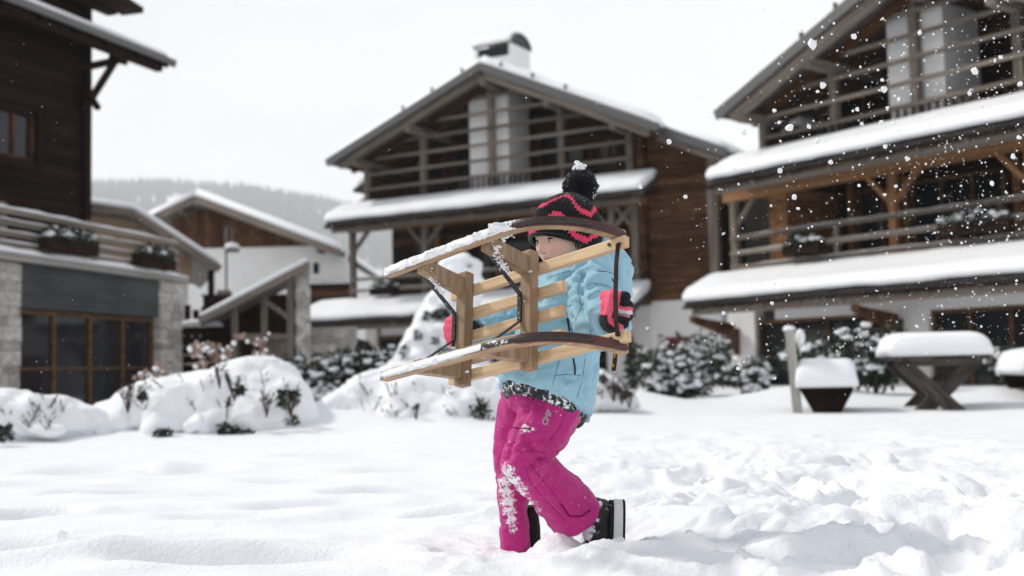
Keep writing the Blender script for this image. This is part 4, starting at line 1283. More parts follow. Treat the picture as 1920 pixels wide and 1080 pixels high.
# ------------------------------------------------------------------ the sled (local x: towards its front, y: across, z: from seat to runners)
SL = np.array([0.722, -0.673, 0.16]); SN = np.array([-0.691, -0.691, 0.214])
SL /= np.linalg.norm(SL); SN -= SL * SL.dot(SN); SN /= np.linalg.norm(SN); SY = np.cross(SN, SL)
SO = np.array([0.057, 3.073, 0.701])
MS = Matrix(((SL[0], SY[0], SN[0], SO[0]), (SL[1], SY[1], SN[1], SO[1]), (SL[2], SY[2], SN[2], SO[2]), (0, 0, 0, 1)))
M_ASH = mat('ash_wood', (0.42, 0.255, 0.125), (0.66, 0.45, 0.25), rough=0.5, scale=(3.5, 12, 9), detail=6, bump=0.12, rnd=0.10, spec=0.35, dist=.003)
M_ASHW = mat('wet_ash_wood', (0.20, 0.115, 0.055), (0.40, 0.255, 0.135), rough=0.5, scale=(3.5, 12, 9), detail=6, bump=0.15, rnd=0.12, spec=0.35, dist=.003)
M_RUN = mat('runner_wood', (0.24, 0.145, 0.085), (0.50, 0.35, 0.22), rough=0.55, scale=(6, 70, 70), detail=5, bump=0.15, spec=0.3, dist=.003)
M_STEEL = mat('runner_steel', (0.022, 0.016, 0.014), (0.06, 0.045, 0.04), rough=0.35, scale=(20, 60, 60), metal=0.3, bump=0.2, spec=0.5, dist=.002, snow=60)
M_MAROON = mat('maroon_paint', (0.045, 0.008, 0.008), (0.085, 0.014, 0.014), rough=0.35, scale=(10, 10, 10), spec=0.5)
M_IRON = mat('black_iron', (0.015, 0.014, 0.014), (0.05, 0.045, 0.042), rough=0.4, scale=(25, 25, 25), metal=0.5, spec=0.5, bump=.2, dist=.002, snow=90)
M_ROPE = mat('dark_webbing', (0.012, 0.007, 0.007), (0.04, 0.022, 0.02), rough=0.8, scale=(150, 150, 150), spec=0.2)
M_TAG = mat('patterned_webbing', (0.02, 0.012, 0.01), (0.36, 0.17, 0.03), rough=0.8, scale=(90, 90, 90), lo=.48, hi=.54, spec=0.2)
M_CRUST = mat('clinging_snow', (0.80, 0.81, 0.83), (0.88, 0.89, 0.91), rough=0.6, scale=(40, 40, 40), bump=.5, bscale=160, spec=.2, dist=.004)

sled = thing('sled', 'wooden sled with curved runners carried on its side by the child', 'sled', MS)


def rbox(name, parent, m, x0, x1, y0, y1, z0, z1, bev=.004):
    """box with rounded edges, its own mesh, grain along its longest side"""
    b = bmesh.new(); bmesh.ops.create_cube(b, size=1.0)
    for v in b.verts: v.co = Vector(((x0 + x1) / 2 + v.co.x * (x1 - x0), (y0 + y1) / 2 + v.co.y * (y1 - y0), (z0 + z1) / 2 + v.co.z * (z1 - z0)))
    bmesh.ops.bevel(b, geom=list(b.edges), offset=bev, segments=2, profile=.6, affect='EDGES')
    me = bpy.data.meshes.new(name); b.to_mesh(me); b.free(); me.materials.append(m)
    return link(name, me, parent)


def grain(name, c1, c2, axis, **kw):
    s = [55, 55, 55]; s['xyz'.index(axis)] = 5
    return mat(name, c1, c2, rough=0.5, scale=tuple(s), detail=5, bump=0.12, rnd=0.10, spec=0.35, dist=.003, **kw)


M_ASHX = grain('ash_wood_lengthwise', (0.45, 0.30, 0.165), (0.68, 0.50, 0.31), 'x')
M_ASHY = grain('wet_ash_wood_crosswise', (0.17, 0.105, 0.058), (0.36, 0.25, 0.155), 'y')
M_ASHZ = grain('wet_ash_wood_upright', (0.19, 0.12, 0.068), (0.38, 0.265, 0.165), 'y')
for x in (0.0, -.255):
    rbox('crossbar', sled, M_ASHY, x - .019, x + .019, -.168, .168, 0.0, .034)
for y, xa, xb in ((.122, -.335, .318), (.050, -.31, .105), (-.017, -.31, .10), (-.083, -.31, .10), (-.131, -.335, .318)):
    rbox('slat', sled, M_ASHX, xa, xb, y - .0155, y + .0155, -.020, -.0005)
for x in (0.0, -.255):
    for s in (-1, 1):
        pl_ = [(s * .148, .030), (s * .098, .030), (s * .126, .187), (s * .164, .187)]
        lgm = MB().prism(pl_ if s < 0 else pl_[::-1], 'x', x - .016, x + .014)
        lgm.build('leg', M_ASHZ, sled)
PROF = [(-.392, .196), (-.33, .1985), (-.24, .200), (-.14, .2015), (-.04, .204), (.04, .206), (.10, .203), (.145, .195), (.18, .181), (.212, .157), (.238, .126), (.258, .09), (.271, .05), (.279, .01), (.284, -.035)]


def spl(P, n):
    P = np.array(P, float); t = np.r_[0, np.cumsum(np.linalg.norm(np.diff(P, axis=0), axis=1))]
    u = np.linspace(0, t[-1], n)
    Q = np.c_[np.interp(u, t, P[:, 0]), np.interp(u, t, P[:, 1])]
    for _ in range(3): Q[1:-1] = .25 * Q[:-2] + .5 * Q[1:-1] + .25 * Q[2:]
    T = np.gradient(Q, axis=0); T /= np.linalg.norm(T, axis=1)[:, None]
    return Q, np.c_[-T[:, 1], T[:, 0]]                        # points, outward normal (towards the sole)


Qr, Nr = spl(PROF, 70)
Qr = Qr - Nr * 0.0
for s in (-1, 1):
    yc = s * .153; hw = .0145; thk = .027
    rings = []
    for i in range(70):
        e = 1.0 if 2 <= i else (.72, .93)[i]
        q0 = Qr[i] + Nr[i] * .012 * e; q1 = Qr[i] - Nr[i] * (thk - .012) * e
        a = .004
        rings.append([(q0[0], yc - hw * e + a, q0[1]), (q0[0], yc + hw * e - a, q0[1]), (q0[0] * .85 + q1[0] * .15, yc + hw * e, q0[1] * .85 + q1[1] * .15), (q0[0] * .15 + q1[0] * .85, yc + hw * e, q0[1] * .15 + q1[1] * .85),
                      (q1[0], yc + hw * e - a, q1[1]), (q1[0], yc - hw * e + a, q1[1]), (q0[0] * .15 + q1[0] * .85, yc - hw * e, q0[1] * .15 + q1[1] * .85), (q0[0] * .85 + q1[0] * .15, yc - hw * e, q0[1] * .85 + q1[1] * .15)])
    run = MB().loft([r[::-1] for r in rings]).build('runner', M_RUN, sled, smooth=False)

    def strip(i0, i1, w, up, h):
        rr = []
        for i in range(i0, i1):
            e = 1.0
            if i in (i0, i1 - 1): e = .35
            elif i in (i0 + 1, i1 - 2): e = .85
            q0 = Qr[i] + Nr[i] * (.012 + up); q1 = Qr[i] + Nr[i] * (.012 + up + h)
            rr.append([(q0[0], yc - w * e, q0[1]), (q1[0], yc - w * e * .6, q1[1]), (q1[0], yc + w * e * .6, q1[1]), (q0[0], yc + w * e, q0[1])])
        return MB().loft(rr)

    mp = strip(43, 70, hw - .0015, .0004, .0012).build('painted_tip', M_MAROON, run)
    so = strip(1, 61, .0085, .0018, .0022).build('steel_sole', M_STEEL, run, smooth=True)
    attr_float(so.data, 'snow', [(.62 if vv.co.x < .02 else .28 if vv.co.x < .12 else 0.12) for vv in so.data.vertices])
    # packed snow clinging to the sole
    crust = MB(); g = random.Random(8 + s)
    Qr0, Nr0 = Qr, Nr
    Qr, Nr = spl(PROF, 420)
    rr = []
    lim = .13 if s > 0 else -.04
    pts_ = [i for i in range(2, len(Qr)) if Qr[i][0] < lim]
    for i in pts_:
        x = Qr[i][0]
        m_ = float(vnoise(np.array([[x * 14 + s * 9, 3.1, s]]))[0])
        m2 = float(vnoise(np.array([[x * 45 + s * 3, 8.1, s]]))[0])
        if s > 0: amp = -.0085 + .011 * m_ + .010 * m2 + (.004 if -.26 < x < -.07 else 0) + (.010 if .06 < x < .12 else 0)
        else: amp = -.0075 + .008 * m_ + .008 * m2 + (.003 if -.30 < x < -.14 else 0)
        e = min(1, 4 * min(i - 1, pts_[-1] + 1 - i) / 63)
        amp *= e
        ring = []
        for t in np.linspace(0, math.pi, 13):
            jit = 1 + .9 * (float(vnoise(np.array([[x * 190, t * 5, s * 2.]]))[0]) - .5) + 1.2 * (float(vnoise(np.array([[x * 60, t * 2.2, s * 5.]]))[0]) - .5)
            q = Qr[i] + Nr[i] * (.0125 + amp * math.sin(t) * jit)
            ring.append((q[0], yc + (.0125 if s > 0 else .011) * math.cos(t) * (1 + .25 * (jit - 1)), q[1]))
        rr.append(ring)
    crust.loft([r[::-1] for r in rr])
    crust.build('snow_crust', M_CRUST, run, smooth=True)
    Qr, Nr = Qr0, Nr0

for x in (-.004, -.262):
    P_ = [(x - .012, .150, .190), (x - .012, .045, .039), (x - .012, -.034, .039), (x - .012, -.150, .190)]
    mbk = MB(); w = .0065
    for a, b_ in zip(P_[:-1], P_[1:]):
        a, b_ = Vector(a), Vector(b_); t = (b_ - a).normalized(); nn = Vector((1, 0, 0)).cross(t).normalized() * .0022
        xx = Vector((w, 0, 0))
        mbk.loft([[p - xx - nn, p + xx - nn, p + xx + nn, p - xx + nn] for p in (a - t * .002, b_ + t * .002)])
    br_ = mbk.build('bracket', M_IRON, sled)
    attr_float(br_.data, 'snow', np.full(len(mbk.v), .2))
    sn_ = MB(); g = random.Random(int(x * 1000) + 500)        # snow lying in the corner between bracket and leg
    for i in range(190):
        t = g.uniform(.02, .66) ** 1.2
        p = Vector(P_[0]).lerp(Vector(P_[1]), t) + Vector((.010 + abs(g.gauss(0, .010)) * (1.3 - t), -.003 + g.gauss(0, .002), g.gauss(-.002, .002)))
        r0 = g.uniform(.0010, .0030)
        sn_.ball(p, (r0 * 1.2, r0, r0 * .8), 6, 5)
    tag(sn_.build('snow_clots', M_CRUST, br_, smooth=True), kind='stuff')
# clots on wood: runner crest, post top and stray drops
cl = MB(); g = random.Random(3)
for (x, y, z, r) in ((.072, .139, .188, .012), (.09, .1385, .19, .009), (.03, .128, .17, .012), (.018, .120, .165, .010), (.02, -.10, .035, .006), (-.22, -.135, .034, .006), (.02, .10, .036, .005), (.0, .02, .036, .003), (.004, -.07, .036, .004)):
    for k in range(9):
        cl.ball((x + g.gauss(0, r * .6), y + g.gauss(0, r * .25), z + g.gauss(0, .002)), (r * g.uniform(.25, .5), r * g.uniform(.2, .4), r * .3), 7, 5)
for k in range(120):
    x = g.uniform(-.33, .2); y = g.choice((.122, .05, -.017, -.083, -.131)) + g.uniform(-.014, .014)
    cl.ball((x, y, 0.0), (.0016, .0016, .001), 5, 4)
tag(cl.build('snow_clots', M_CRUST, sled, smooth=True), kind='stuff')
# tow strap between the two front ends
strap = [(.298, .122, -.010), (.300, .118, .004), (.297, .06, .010), (.294, -.03, .012), (.292, -.09, .010), (.292, -.128, .004), (.292, -.131, -.010)]
rr = []
for p in strap: rr.append([(p[0] - .0065, p[1], p[2] - .0012), (p[0] + .0065, p[1], p[2] - .0012), (p[0] + .0065, p[1], p[2] + .0012), (p[0] - .0065, p[1], p[2] + .0012)])
MB().loft(rr).build('tow_strap', M_ROPE, sled)
MB().loft([[(x - .007, y, z - .001), (x + .007, y, z - .001), (x + .007, y, z + .001), (x - .007, y, z + .001)] for (x, y, z) in ((.262, -.145, -.024), (.255, -.175, -.03), (.247, -.205, -.032))]).build('strap_end', M_TAG, sled)
for y in (.122, -.131):
    MB().tube([(.268, y, -.0), (.268, y, .004)], .005, 8).build('bolt', M_IRON, sled)

# ------------------------------------------------------------------ the child
M_SKIN = mat('skin', (0.66, 0.445, 0.345), (0.72, 0.50, 0.395), rough=0.5, scale=(60, 60, 60), spec=0.35, sss=0.15, attr='tint')
M_JACKET = mat('blue_jacket_fabric', (0.275, 0.495, 0.60), (0.33, 0.555, 0.66), rough=0.62, scale=(9, 9, 9), bump=0.12, bscale=420, spec=0.25, sheen=.1, snow=130, dist=.001, wrinkle=.75, wscale=13)
M_HEM = mat('charcoal_hem_fabric', (0.020, 0.022, 0.026), (0.05, 0.052, 0.06), rough=0.85, scale=(60, 60, 60), bump=.3, bscale=300, spec=0.2, snow=75, dist=.002)
M_PANTS = mat('magenta_trouser_fabric', (0.42, 0.016, 0.17), (0.50, 0.022, 0.215), rough=0.6, scale=(9, 9, 9), bump=0.12, bscale=420, spec=0.25, sheen=.1, snow=110, dist=.001, wrinkle=.6, wscale=12)
M_BLACKF = mat('black_fabric', (0.008, 0.008, 0.009), (0.018, 0.018, 0.02), rough=0.8, scale=(50, 50, 50), bump=.2, bscale=200, spec=0.25, snow=60, dist=.002)
M_YARN = mat('knit_yarn', (0.75, 0.75, 0.75), (1, 1, 1), rough=0.9, scale=(120, 120, 120), bump=.5, bscale=500, spec=0.1, sheen=.2, attr='tint', snow=160, dist=.002)
M_POM = mat('black_yarn', (0.006, 0.006, 0.007), (0.02, 0.02, 0.022), rough=0.9, scale=(40, 40, 40), spec=0.1, sheen=.2)
M_MITT = mat('mitten_fabric', (0.85, 0.85, 0.85), (1, 1, 1), rough=0.7, scale=(60, 60, 60), bump=.2, bscale=260, spec=0.25, attr='tint', snow=80, dist=.002)
M_SOLE = mat('white_rubber', (0.62, 0.63, 0.64), (0.72, 0.73, 0.74), rough=0.5, scale=(20, 20, 20), spec=0.4)
M_BOOT = mat('black_boot_nylon', (0.010, 0.010, 0.012), (0.03, 0.03, 0.034), rough=0.55, scale=(30, 30, 30), bump=.2, bscale=120, spec=0.35, snow=38, dist=.002)
M_SEAM = mat('seam_thread', (0.07, 0.16, 0.22), rough=0.8, spec=.1)
M_SEAMP = mat('dark_pink_seam', (0.20, 0.008, 0.09), rough=0.8, spec=.1)
M_ZIP = mat('black_zip', (0.012, 0.011, 0.014), (0.03, 0.025, 0.03), rough=.5, scale=(200, 200, 200), spec=.4)
M_PURPLE = mat('purple_piping', (0.16, 0.012, 0.13), rough=.6, spec=.2)
M_SILVER = mat('silver_print', (0.50, 0.47, 0.50), rough=.4, spec=.4)
M_PINKP = mat('pink_print', (0.75, 0.10, 0.35), rough=.5, spec=.3)
M_WHITEP = mat('white_print', (0.75, 0.75, 0.76), rough=.5, spec=.3)
M_EYE = mat('eye_white', (0.62, 0.60, 0.58), rough=.15, spec=.5)
M_IRIS = mat('brown_iris', (0.012, 0.007, 0.005), rough=.1, spec=.5)
M_HAIR = mat('dark_hair', (0.018, 0.011, 0.008), (0.04, 0.025, 0.018), rough=.5, scale=(100, 100, 10), spec=.3)

PO = Vector((0.10, 3.48, 0.0))
MPO = frame(PO)
HC = at(1058, 451, 3.42)
HR = Matrix.Rotation(math.radians(-55), 4, 'Z') @ Matrix.Rotation(math.radians(9), 4, 'X')
MH = Matrix.Translation(HC) @ HR                              # head: -y is the face, z up, +x the side nearest the camera


def head_mesh(nu=150, nv_=120):
    th = np.linspace(.015, math.pi - .015, nv_)
    ph = np.linspace(0, 2 * math.pi, nu, endpoint=False)
    T, Pp = np.meshgrid(th, ph, indexing='ij')
    dx, dy, dz = np.sin(T) * np.cos(Pp), np.sin(T) * np.sin(Pp), np.cos(T)
    x, y, z = dx * .074, dy * .088, dz * .106
    low = np.clip(-z / .106, 0, 1)
    x = x * (1 - .26 * low ** 1.5); y = np.where(dy < 0, y * (1 - .10 * low), y * (1 - .30 * low))
    fr = np.clip(-dy, 0, 1) ** .5
    y = np.where(dy < 0, -.088 * np.clip(-dy, 0, 1) ** .80 * (1 - .10 * low), y)
    ga = lambda x0, z0, sx, sz: np.exp(-((x - x0) / sx) ** 2 - ((z - z0) / sz) ** 2)
    F = 0
    F = F + .0165 * ga(0, -.020, .0080, .0095) + .0075 * ga(0, -.006, .0075, .014) + .003 * ga(0, .010, .008, .012)
    for s in (-1, 1):
        F = F + .006 * ga(s * .0095, -.024, .006, .006) - .0075 * ga(s * .028, .007, .014, .010) + .0035 * ga(s * .027, .027, .018, .008)
        F = F + .0065 * ga(s * .040, -.022, .020, .020) + .0025 * ga(s * .028, -.006, .014, .005)
    F = F + .006 * ga(0, -.0415, .015, .0048) + .0065 * ga(0, -.0525, .013, .0052) - .0045 * ga(0, -.0468, .017, .0018) - .004 * ga(0, -.060, .012, .004) + .006 * ga(0, -.074, .016, .011) + .002 * ga(0, .05, .04, .03)
    y = y - F * (dy < 0) * fr
    v = np.stack([x, y, z], -1).reshape(-1, 3)
    f = []
    for i in range(nv_ - 1):
        for j in range(nu):
            a = i * nu + j; b_ = i * nu + (j + 1) % nu
            f.append((a, a + nu, b_ + nu, b_))
    f.append(tuple(range(nu))); f.append(tuple(range((nv_ - 1) * nu, nv_ * nu))[::-1])
    return v, f


hv, hf = head_mesh()
body = MB()
hw_ = np.array([list(MH @ Vector(p)) for p in hv])
body.add(hw_, hf)
for s in (-1, 1):                                             # ears
    body.ball(MH @ Vector((s * .070, .006, -.004)), (.010, .016, .026), 12, 8, HR.to_3x3())


def capx(a, b_, r1, r2): body.cap(at(*a), at(*b_), r1, r2, 14)


body.cap(MH @ Vector((0, .018, -.05)), at(1085, 500, 3.46), .045, .05, 16)
body.ball(at(1085, 545, 3.45), (.085, .115, .11), 18, 12)
body.cap(at(1078, 560, 3.45), at(1045, 700, 3.45), .085, .085, 18)
body.ball(at(1030, 735, 3.46), (.085, .095, .08), 18, 12)
ARM_N = [(1108, 520, 3.33), (1112, 612, 3.20), (1146, 596, 2.99)]
ARM_F = [(1042, 528, 3.58), (962, 606, 3.55), (884, 622, 3.36)]
for A in (ARM_N, ARM_F):
    capx(A[0], A[1], .036, .029); capx(A[1], A[2], .028, .022)
capx((1040, 740, 3.39), (978, 868, 3.36), .062, .046); capx((978, 868, 3.36), (1092, 965, 3.50), .046, .032)
capx((995, 740, 3.55), (966, 868, 3.60), .055, .034); capx((966, 868, 3.60), (967, 1030, 3.62), .034, .022)
capx((1118, 965, 3.51), (1128, 1010, 3.52), .030, .024); capx((972, 1036, 3.62), (940, 1048, 3.60), .022, .018)


def hand(c, fdir, ndir, tdir, s):
    """palm with four curled fingers and a thumb, inside its mitten; fdir: along the fingers, ndir: out of the palm, tdir: towards the thumb"""
    c, fdir, ndir, tdir = Vector(c), Vector(fdir).normalized(), Vector(ndir).normalized(), Vector(tdir).normalized()
    R_ = Matrix((fdir, tdir, ndir)).transposed()
    body.ball(c, (.026 * s, .026 * s, .012 * s), 12, 8, R_)
    for k, L in enumerate((.85, 1.0, .95, .75)):
        b_ = c + tdir * (.020 - .0135 * k) * s + fdir * .020 * s
        p1 = b_ + fdir * .018 * L * s - ndir * .002; p2 = p1 + (fdir * .3 - ndir).normalized() * .016 * L * s; p3 = p2 + (-fdir * .8 - ndir * .5).normalized() * .014 * L * s
        body.cap(b_, p1, .0066 * s, .0063 * s, 10); body.cap(p1, p2, .0063 * s, .006 * s, 10); body.cap(p2, p3, .006 * s, .0052 * s, 10)
    t0 = c + tdir * .018 * s - fdir * .010 * s
    t1 = t0 + (tdir * .8 + fdir * .6 - ndir * .4).normalized() * .022 * s
    body.cap(t0, t1, .0085 * s, .0075 * s, 10); body.cap(t1, t1 + (fdir * .7 - ndir * .7).normalized() * .018 * s, .0075 * s, .006 * s, 10)


hand(at(1153, 584, 2.93), (.75, -.5, .1), (.3, -.9, .1), (0, 0, 1), .85)
hand(at(860, 622, 3.31), (-.3, -.9, -.1), (-.8, .4, 0), (0, 0, 1), .74)
bv, bn, bf = voxel(body.v, body.f, 0.0026, 1, .4)
loc = (np.c_[bv, np.ones(len(bv))] @ np.array(MH.inverted()).T)[:, :3]
tint = np.ones((len(bv), 3))
face = (loc[:, 1] < -.03)
ga_ = lambda x0, z0, sx, sz: np.exp(-((loc[:, 0] - x0) / sx) ** 2 - ((loc[:, 2] - z0) / sz) ** 2) * face
ch_ = ga_(.040, -.024, .022, .018) + ga_(-.040, -.024, .022, .018) + .7 * ga_(0, -.024, .012, .010)
tint *= 1 - np.clip(ch_, 0, 1)[:, None] * np.array([.0, .16, .16])
lp_ = np.clip(ga_(0, -.0415, .016, .0042) + ga_(0, -.0525, .014, .0045), 0, 1)
tint *= 1 - lp_[:, None] * np.array([.12, .45, .42])
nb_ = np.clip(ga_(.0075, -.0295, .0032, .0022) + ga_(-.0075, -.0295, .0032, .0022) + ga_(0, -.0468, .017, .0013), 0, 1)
tint *= 1 - nb_[:, None] * .88  # shade of the nostrils and mouth line painted into the tint
person = link('person', mesh('person', bv - np.array(PO), bf, M_SKIN, True), None, MPO)
attr_color(person.data, 'tint', tint)
tag(person, 'small child in pale blue jacket, magenta snow trousers and black knit hat, carrying the sled', 'person')
HLI = MPO.inverted()


def kid(name, v, f, m, smooth=True, parent=None):
    """world-space geometry as a child of the person"""
    par = parent or person
    Mi = WM[par.name].inverted()
    v = np.asarray([tuple(p) for p in v], float)
    v = (np.c_[v, np.ones(len(v))] @ np.array(Mi).T)[:, :3]
    return link(name, mesh(name, v, f, m, smooth), par)


# eyes with lids, lashes and brows
for s in (-1, 1):
    ec = Vector((s * .028, -.0630, .0060))
    mb = MB().ball(ec, .0152, 16, 12)
    e = kid('eye', [MH @ Vector(p) for p in mb.v], mb.f, M_EYE)
    gd = Vector((-.12, -1, -.12)).normalized()
    ib = MB().ball(ec + gd * .0078, (.0082, .0082, .0082), 14, 10)
    kid('iris', [MH @ Vector(p) for p in ib.v], ib.f, M_IRIS, True, e)
    for up_, el0, el1 in ((1, 22, 100), (-1, -95, -22)):
        v_, f_ = [], []
        na, ne = 15, 7
        for i in range(na):
            az = math.radians(-90 + (-78 + 156 * i / (na - 1)))
            k = math.sin(math.pi * i / (na - 1)) ** .6
            for j in range(ne):
                lo_ = (el0 * k - 4 * (1 - k)) if up_ > 0 else (el1 * k - 4 * (1 - k))
                hi_ = el1 if up_ > 0 else el0
                el = math.radians(lo_ + (hi_ - lo_) * j / (ne - 1))
                v_.append(MH @ (ec + Vector((math.cos(el) * math.cos(az), math.cos(el) * math.sin(az), math.sin(el))) * .0160))
        for i in range(na - 1):
            for j in range(ne - 1):
                a = i * ne + j; f_.append((a, a + ne, a + ne + 1, a + 1))
        lid = kid('eyelid', v_, f_, M_SKIN, True)
        attr_color(lid.data, 'tint', np.tile(np.array([.97, .88, .86]), (len(v_), 1)))
        if up_ > 0:
            pts = [v_[i * ne] for i in range(na)]
            lm = MB().tube(pts, [.0012 + .0019 * math.sin(math.pi * i / (na - 1)) for i in range(na)], 6)
            kid('eyelash', lm.v, lm.f, M_HAIR, True, lid)
    bvh_h = BVHTree.FromPolygons([Vector(p) for p in bv], [tuple(q) for q in bf])
    pts = []
    for i in range(9):
        t = i / 8
        x_ = s * (.013 + .030 * t); z_ = .0235 + .006 * math.sin(t * 2.4) - .004 * t
        o_ = MH @ Vector((x_, -.2, z_)); d_ = (HR.to_3x3() @ Vector((0, 1, 0)))
        h_ = bvh_h.ray_cast(o_, d_)
        if h_[0] is not None: pts.append(h_[0] - d_ * .0004)
    if len(pts) > 3:
        m_ = MB().tube(pts, [.0012 + .0012 * math.sin(math.pi * (i + .6) / (len(pts))) for i in range(len(pts))], 6)
        kid('eyebrow', m_.v, m_.f, M_HAIR)

# a little hair showing at the temple
hm = MB(); g = random.Random(2)
for k in range(26):
    a = Vector((.070, -.022 + .0022 * k * .6, .03 - .0015 * k)); b_ = a + Vector((.006, -.006 + g.uniform(-.006, .006), -.040 - g.uniform(0, .02)))
    hm.tube([MH @ a, MH @ ((a + b_) / 2 + Vector((.006, 0, 0))), MH @ b_], [.0011, .001, .0004], 4)
kid('hair', hm.v, hm.f, M_HAIR)

# --- knit hat: rings about an axis tipped backwards
HT = math.radians(27)
MHat = MH @ Matrix.Rotation(-HT, 4, 'X') @ Matrix.Translation((0, .002, .006))
prof = np.array([(-.028, 1.00), (-.022, 1.05), (0, 1.06), (.03, 1.055), (.06, .99), (.085, .88), (.108, .72), (.128, .50), (.143, .26), (.150, .06)])
NC, NRW = 62, 34
nu, ns = NC * 8, 150
ss = np.linspace(-.028, .150, ns)
# even spacing along the profile
pl_ = np.r_[0, np.cumsum(np.hypot(np.diff(prof[:, 0]), np.diff(prof[:, 1]) * .1))]
uu = np.linspace(0, pl_[-1], ns)
S_ = np.interp(uu, pl_, prof[:, 0]); R_s = np.interp(uu, pl_, prof[:, 1])
for _ in range(8):
    R_s[1:-1] = .25 * R_s[:-2] + .5 * R_s[1:-1] + .25 * R_s[2:]; S_[1:-1] = .25 * S_[:-2] + .5 * S_[1:-1] + .25 * S_[2:]
ph = np.arange(nu) / nu * 2 * np.pi
cu = ph * NC / (2 * np.pi)
cv = np.arange(ns) / ns * NRW
CU_, CV_ = np.meshgrid(cu, cv)
vee = np.abs((CU_ % 1) - .5) * 2
row = CV_ + .55 * vee
bumpk = (np.abs(np.sin(np.pi * CU_ * 1.0)) ** .7) * (.72 + .28 * np.sin(2 * np.pi * row)) * .0046
RR = R_s[:, None]
wob = 1 + .025 * np.sin(3 * ph + 1)[None, :] * np.clip(RR, 0, 1)
X_ = (.092 * RR * wob + bumpk) * np.cos(ph); Y_ = (.108 * RR * wob + bumpk) * np.sin(ph) + .002
Z_ = np.repeat(S_[:, None], nu, 1)
hv2 = np.stack([X_, Y_, Z_], -1).reshape(-1, 3)
hw2 = (np.c_[hv2, np.ones(len(hv2))] @ np.array(MHat).T)[:, :3]
idx = np.arange(nu * ns).reshape(ns, nu); nx_ = np.roll(idx, -1, 1)
hf2 = np.stack([idx[:-1], nx_[:-1], nx_[1:], idx[1:]], -1).reshape(-1, 4)
tri = lambda t: np.abs((t % 1) * 2 - 1)
ci, ri = np.floor(CU_), np.floor(row)
zz = np.floor(8.2 * np.clip(tri(ci / (NC / 4.0) + .62) * 1.5 - .25, 0, 1))
pink = ((ri - (14.0 + zz) >= 0) & (ri - (14.0 + zz) < 3)) | ((ri - (1.0 + zz) >= 0) & (ri - (1.0 + zz) < 3))
colr = np.where(pink[..., None], np.array([.86, .075, .17]), np.array([.0115, .0115, .0125]))
hat = kid('knit_hat', hw2, hf2, M_YARN)
attr_color(hat.data, 'tint', colr.reshape(-1, 3))
attr_float(hat.data, 'snow', (.10 + .16 * np.clip((Z_ - .03) / .1, 0, 1)).ravel())
rim = MB()
rg = []
for k in range(49):
    a = 2 * math.pi * k / 48
    rg.append(MHat @ Vector((.094 * math.cos(a), .110 * math.sin(a) + .002, -.026)))
rim.tube(rg, .0065, 8)
kid('hat_rim', rim.v, rim.f, M_POM, True, hat)
xb = MB()
for sg in (-1, 1):
    o_ = MHat @ Vector((.0, 0, .004))
    a_ = math.radians(-38)
    c_ = Vector((.1025 * math.cos(a_), .119 * math.sin(a_), .000))
    t_ = Vector((-math.sin(a_), math.cos(a_), 0))
    xb.tube([MHat @ (c_ + t_ * .009 * -1 + Vector((0, 0, -.009 * sg))), MHat @ (c_ + Vector((.0015, -.001, 0))), MHat @ (c_ + t_ * .009 + Vector((0, 0, .009 * sg)))], .0011, 5)
kid('cross_stitch', xb.v, xb.f, M_WHITEP, True, hat)
pc = MHat @ Vector((0, .010, .176))
pm = MB(); g = np.random.default_rng(4)
N = 5200
d = g.normal(size=(N, 3)); d /= np.linalg.norm(d, axis=1)[:, None]
Lp = .053 * g.uniform(.86, 1.06, N) * (1 + .10 * (vnoise(d * 4 + 9) - .5) * 2)
o1 = np.cross(d, g.normal(size=(N, 3))); o1 /= np.linalg.norm(o1, axis=1)[:, None]; o2 = np.cross(d, o1)
w_ = .0019
tip = d * Lp[:, None] + o1 * g.normal(0, .003, N)[:, None]
mid_ = d * (Lp * .82)[:, None]
st_ = d * (Lp * .35)[:, None]
vv = np.stack([st_, mid_ + o1 * w_, mid_ - o1 * .5 * w_ + o2 * .87 * w_, mid_ - o1 * .5 * w_ - o2 * .87 * w_, tip + o1 * w_ * .7, tip - o1 * .35 * w_ + o2 * .6 * w_, tip - o1 * .35 * w_ - o2 * .6 * w_], 1).reshape(-1, 3) + np.array(pc)
fb = np.array([(0, 1, 2), (0, 2, 3), (0, 3, 1), (1, 4, 5), (1, 5, 2), (2, 5, 6), (2, 6, 3), (3, 6, 4), (3, 4, 1), (4, 6, 5)])
ff = (fb[None] + (np.arange(N) * 7)[:, None, None]).reshape(-1, 3)
pom = kid('pompom', vv, ff, M_POM, False, hat)
sm = MB(); gg = random.Random(9)
for k in range(60):
    sm.ball(pc + Vector((-.004 + gg.gauss(0, .008), gg.gauss(0, .008), .050 + abs(gg.gauss(0, .011)))), gg.uniform(.003, .008), 7, 5)
for k in range(90):
    dd = Vector((gg.gauss(0, 1), gg.gauss(0, 1), gg.gauss(.5, .8))).normalized()
    sm.ball(pc + dd * .0535, gg.uniform(.0006, .0014), 5, 4)
for k in range(40):
    dd = Vector((1, gg.gauss(0, .6), gg.uniform(-1.0, -.2))).normalized()
    sm.ball(pc + dd * .054, gg.uniform(.0008, .0028), 5, 4)
tag(kid('snow_clots', sm.v, sm.f, M_CRUST, True, hat), kind='stuff')


# --- jacket
def oval(L, R, b_, Y, n=28, drop=0.0):
    L, R = at(L[0], L[1], Y), at(R[0], R[1], Y)
    c = (L + R) / 2; u = (R - L) / 2
    out = []
    for k in range(n):
        a = 2 * math.pi * k / n
        ca, sa = math.cos(a), math.sin(a)
        ex = .86
        ca = math.copysign(abs(ca) ** ex, ca); sa = math.copysign(abs(sa) ** ex, sa)
        out.append(c + u * ca + Vector((0, b_ * sa, 0)) + Vector((0, 0, drop * sa)))
    return out


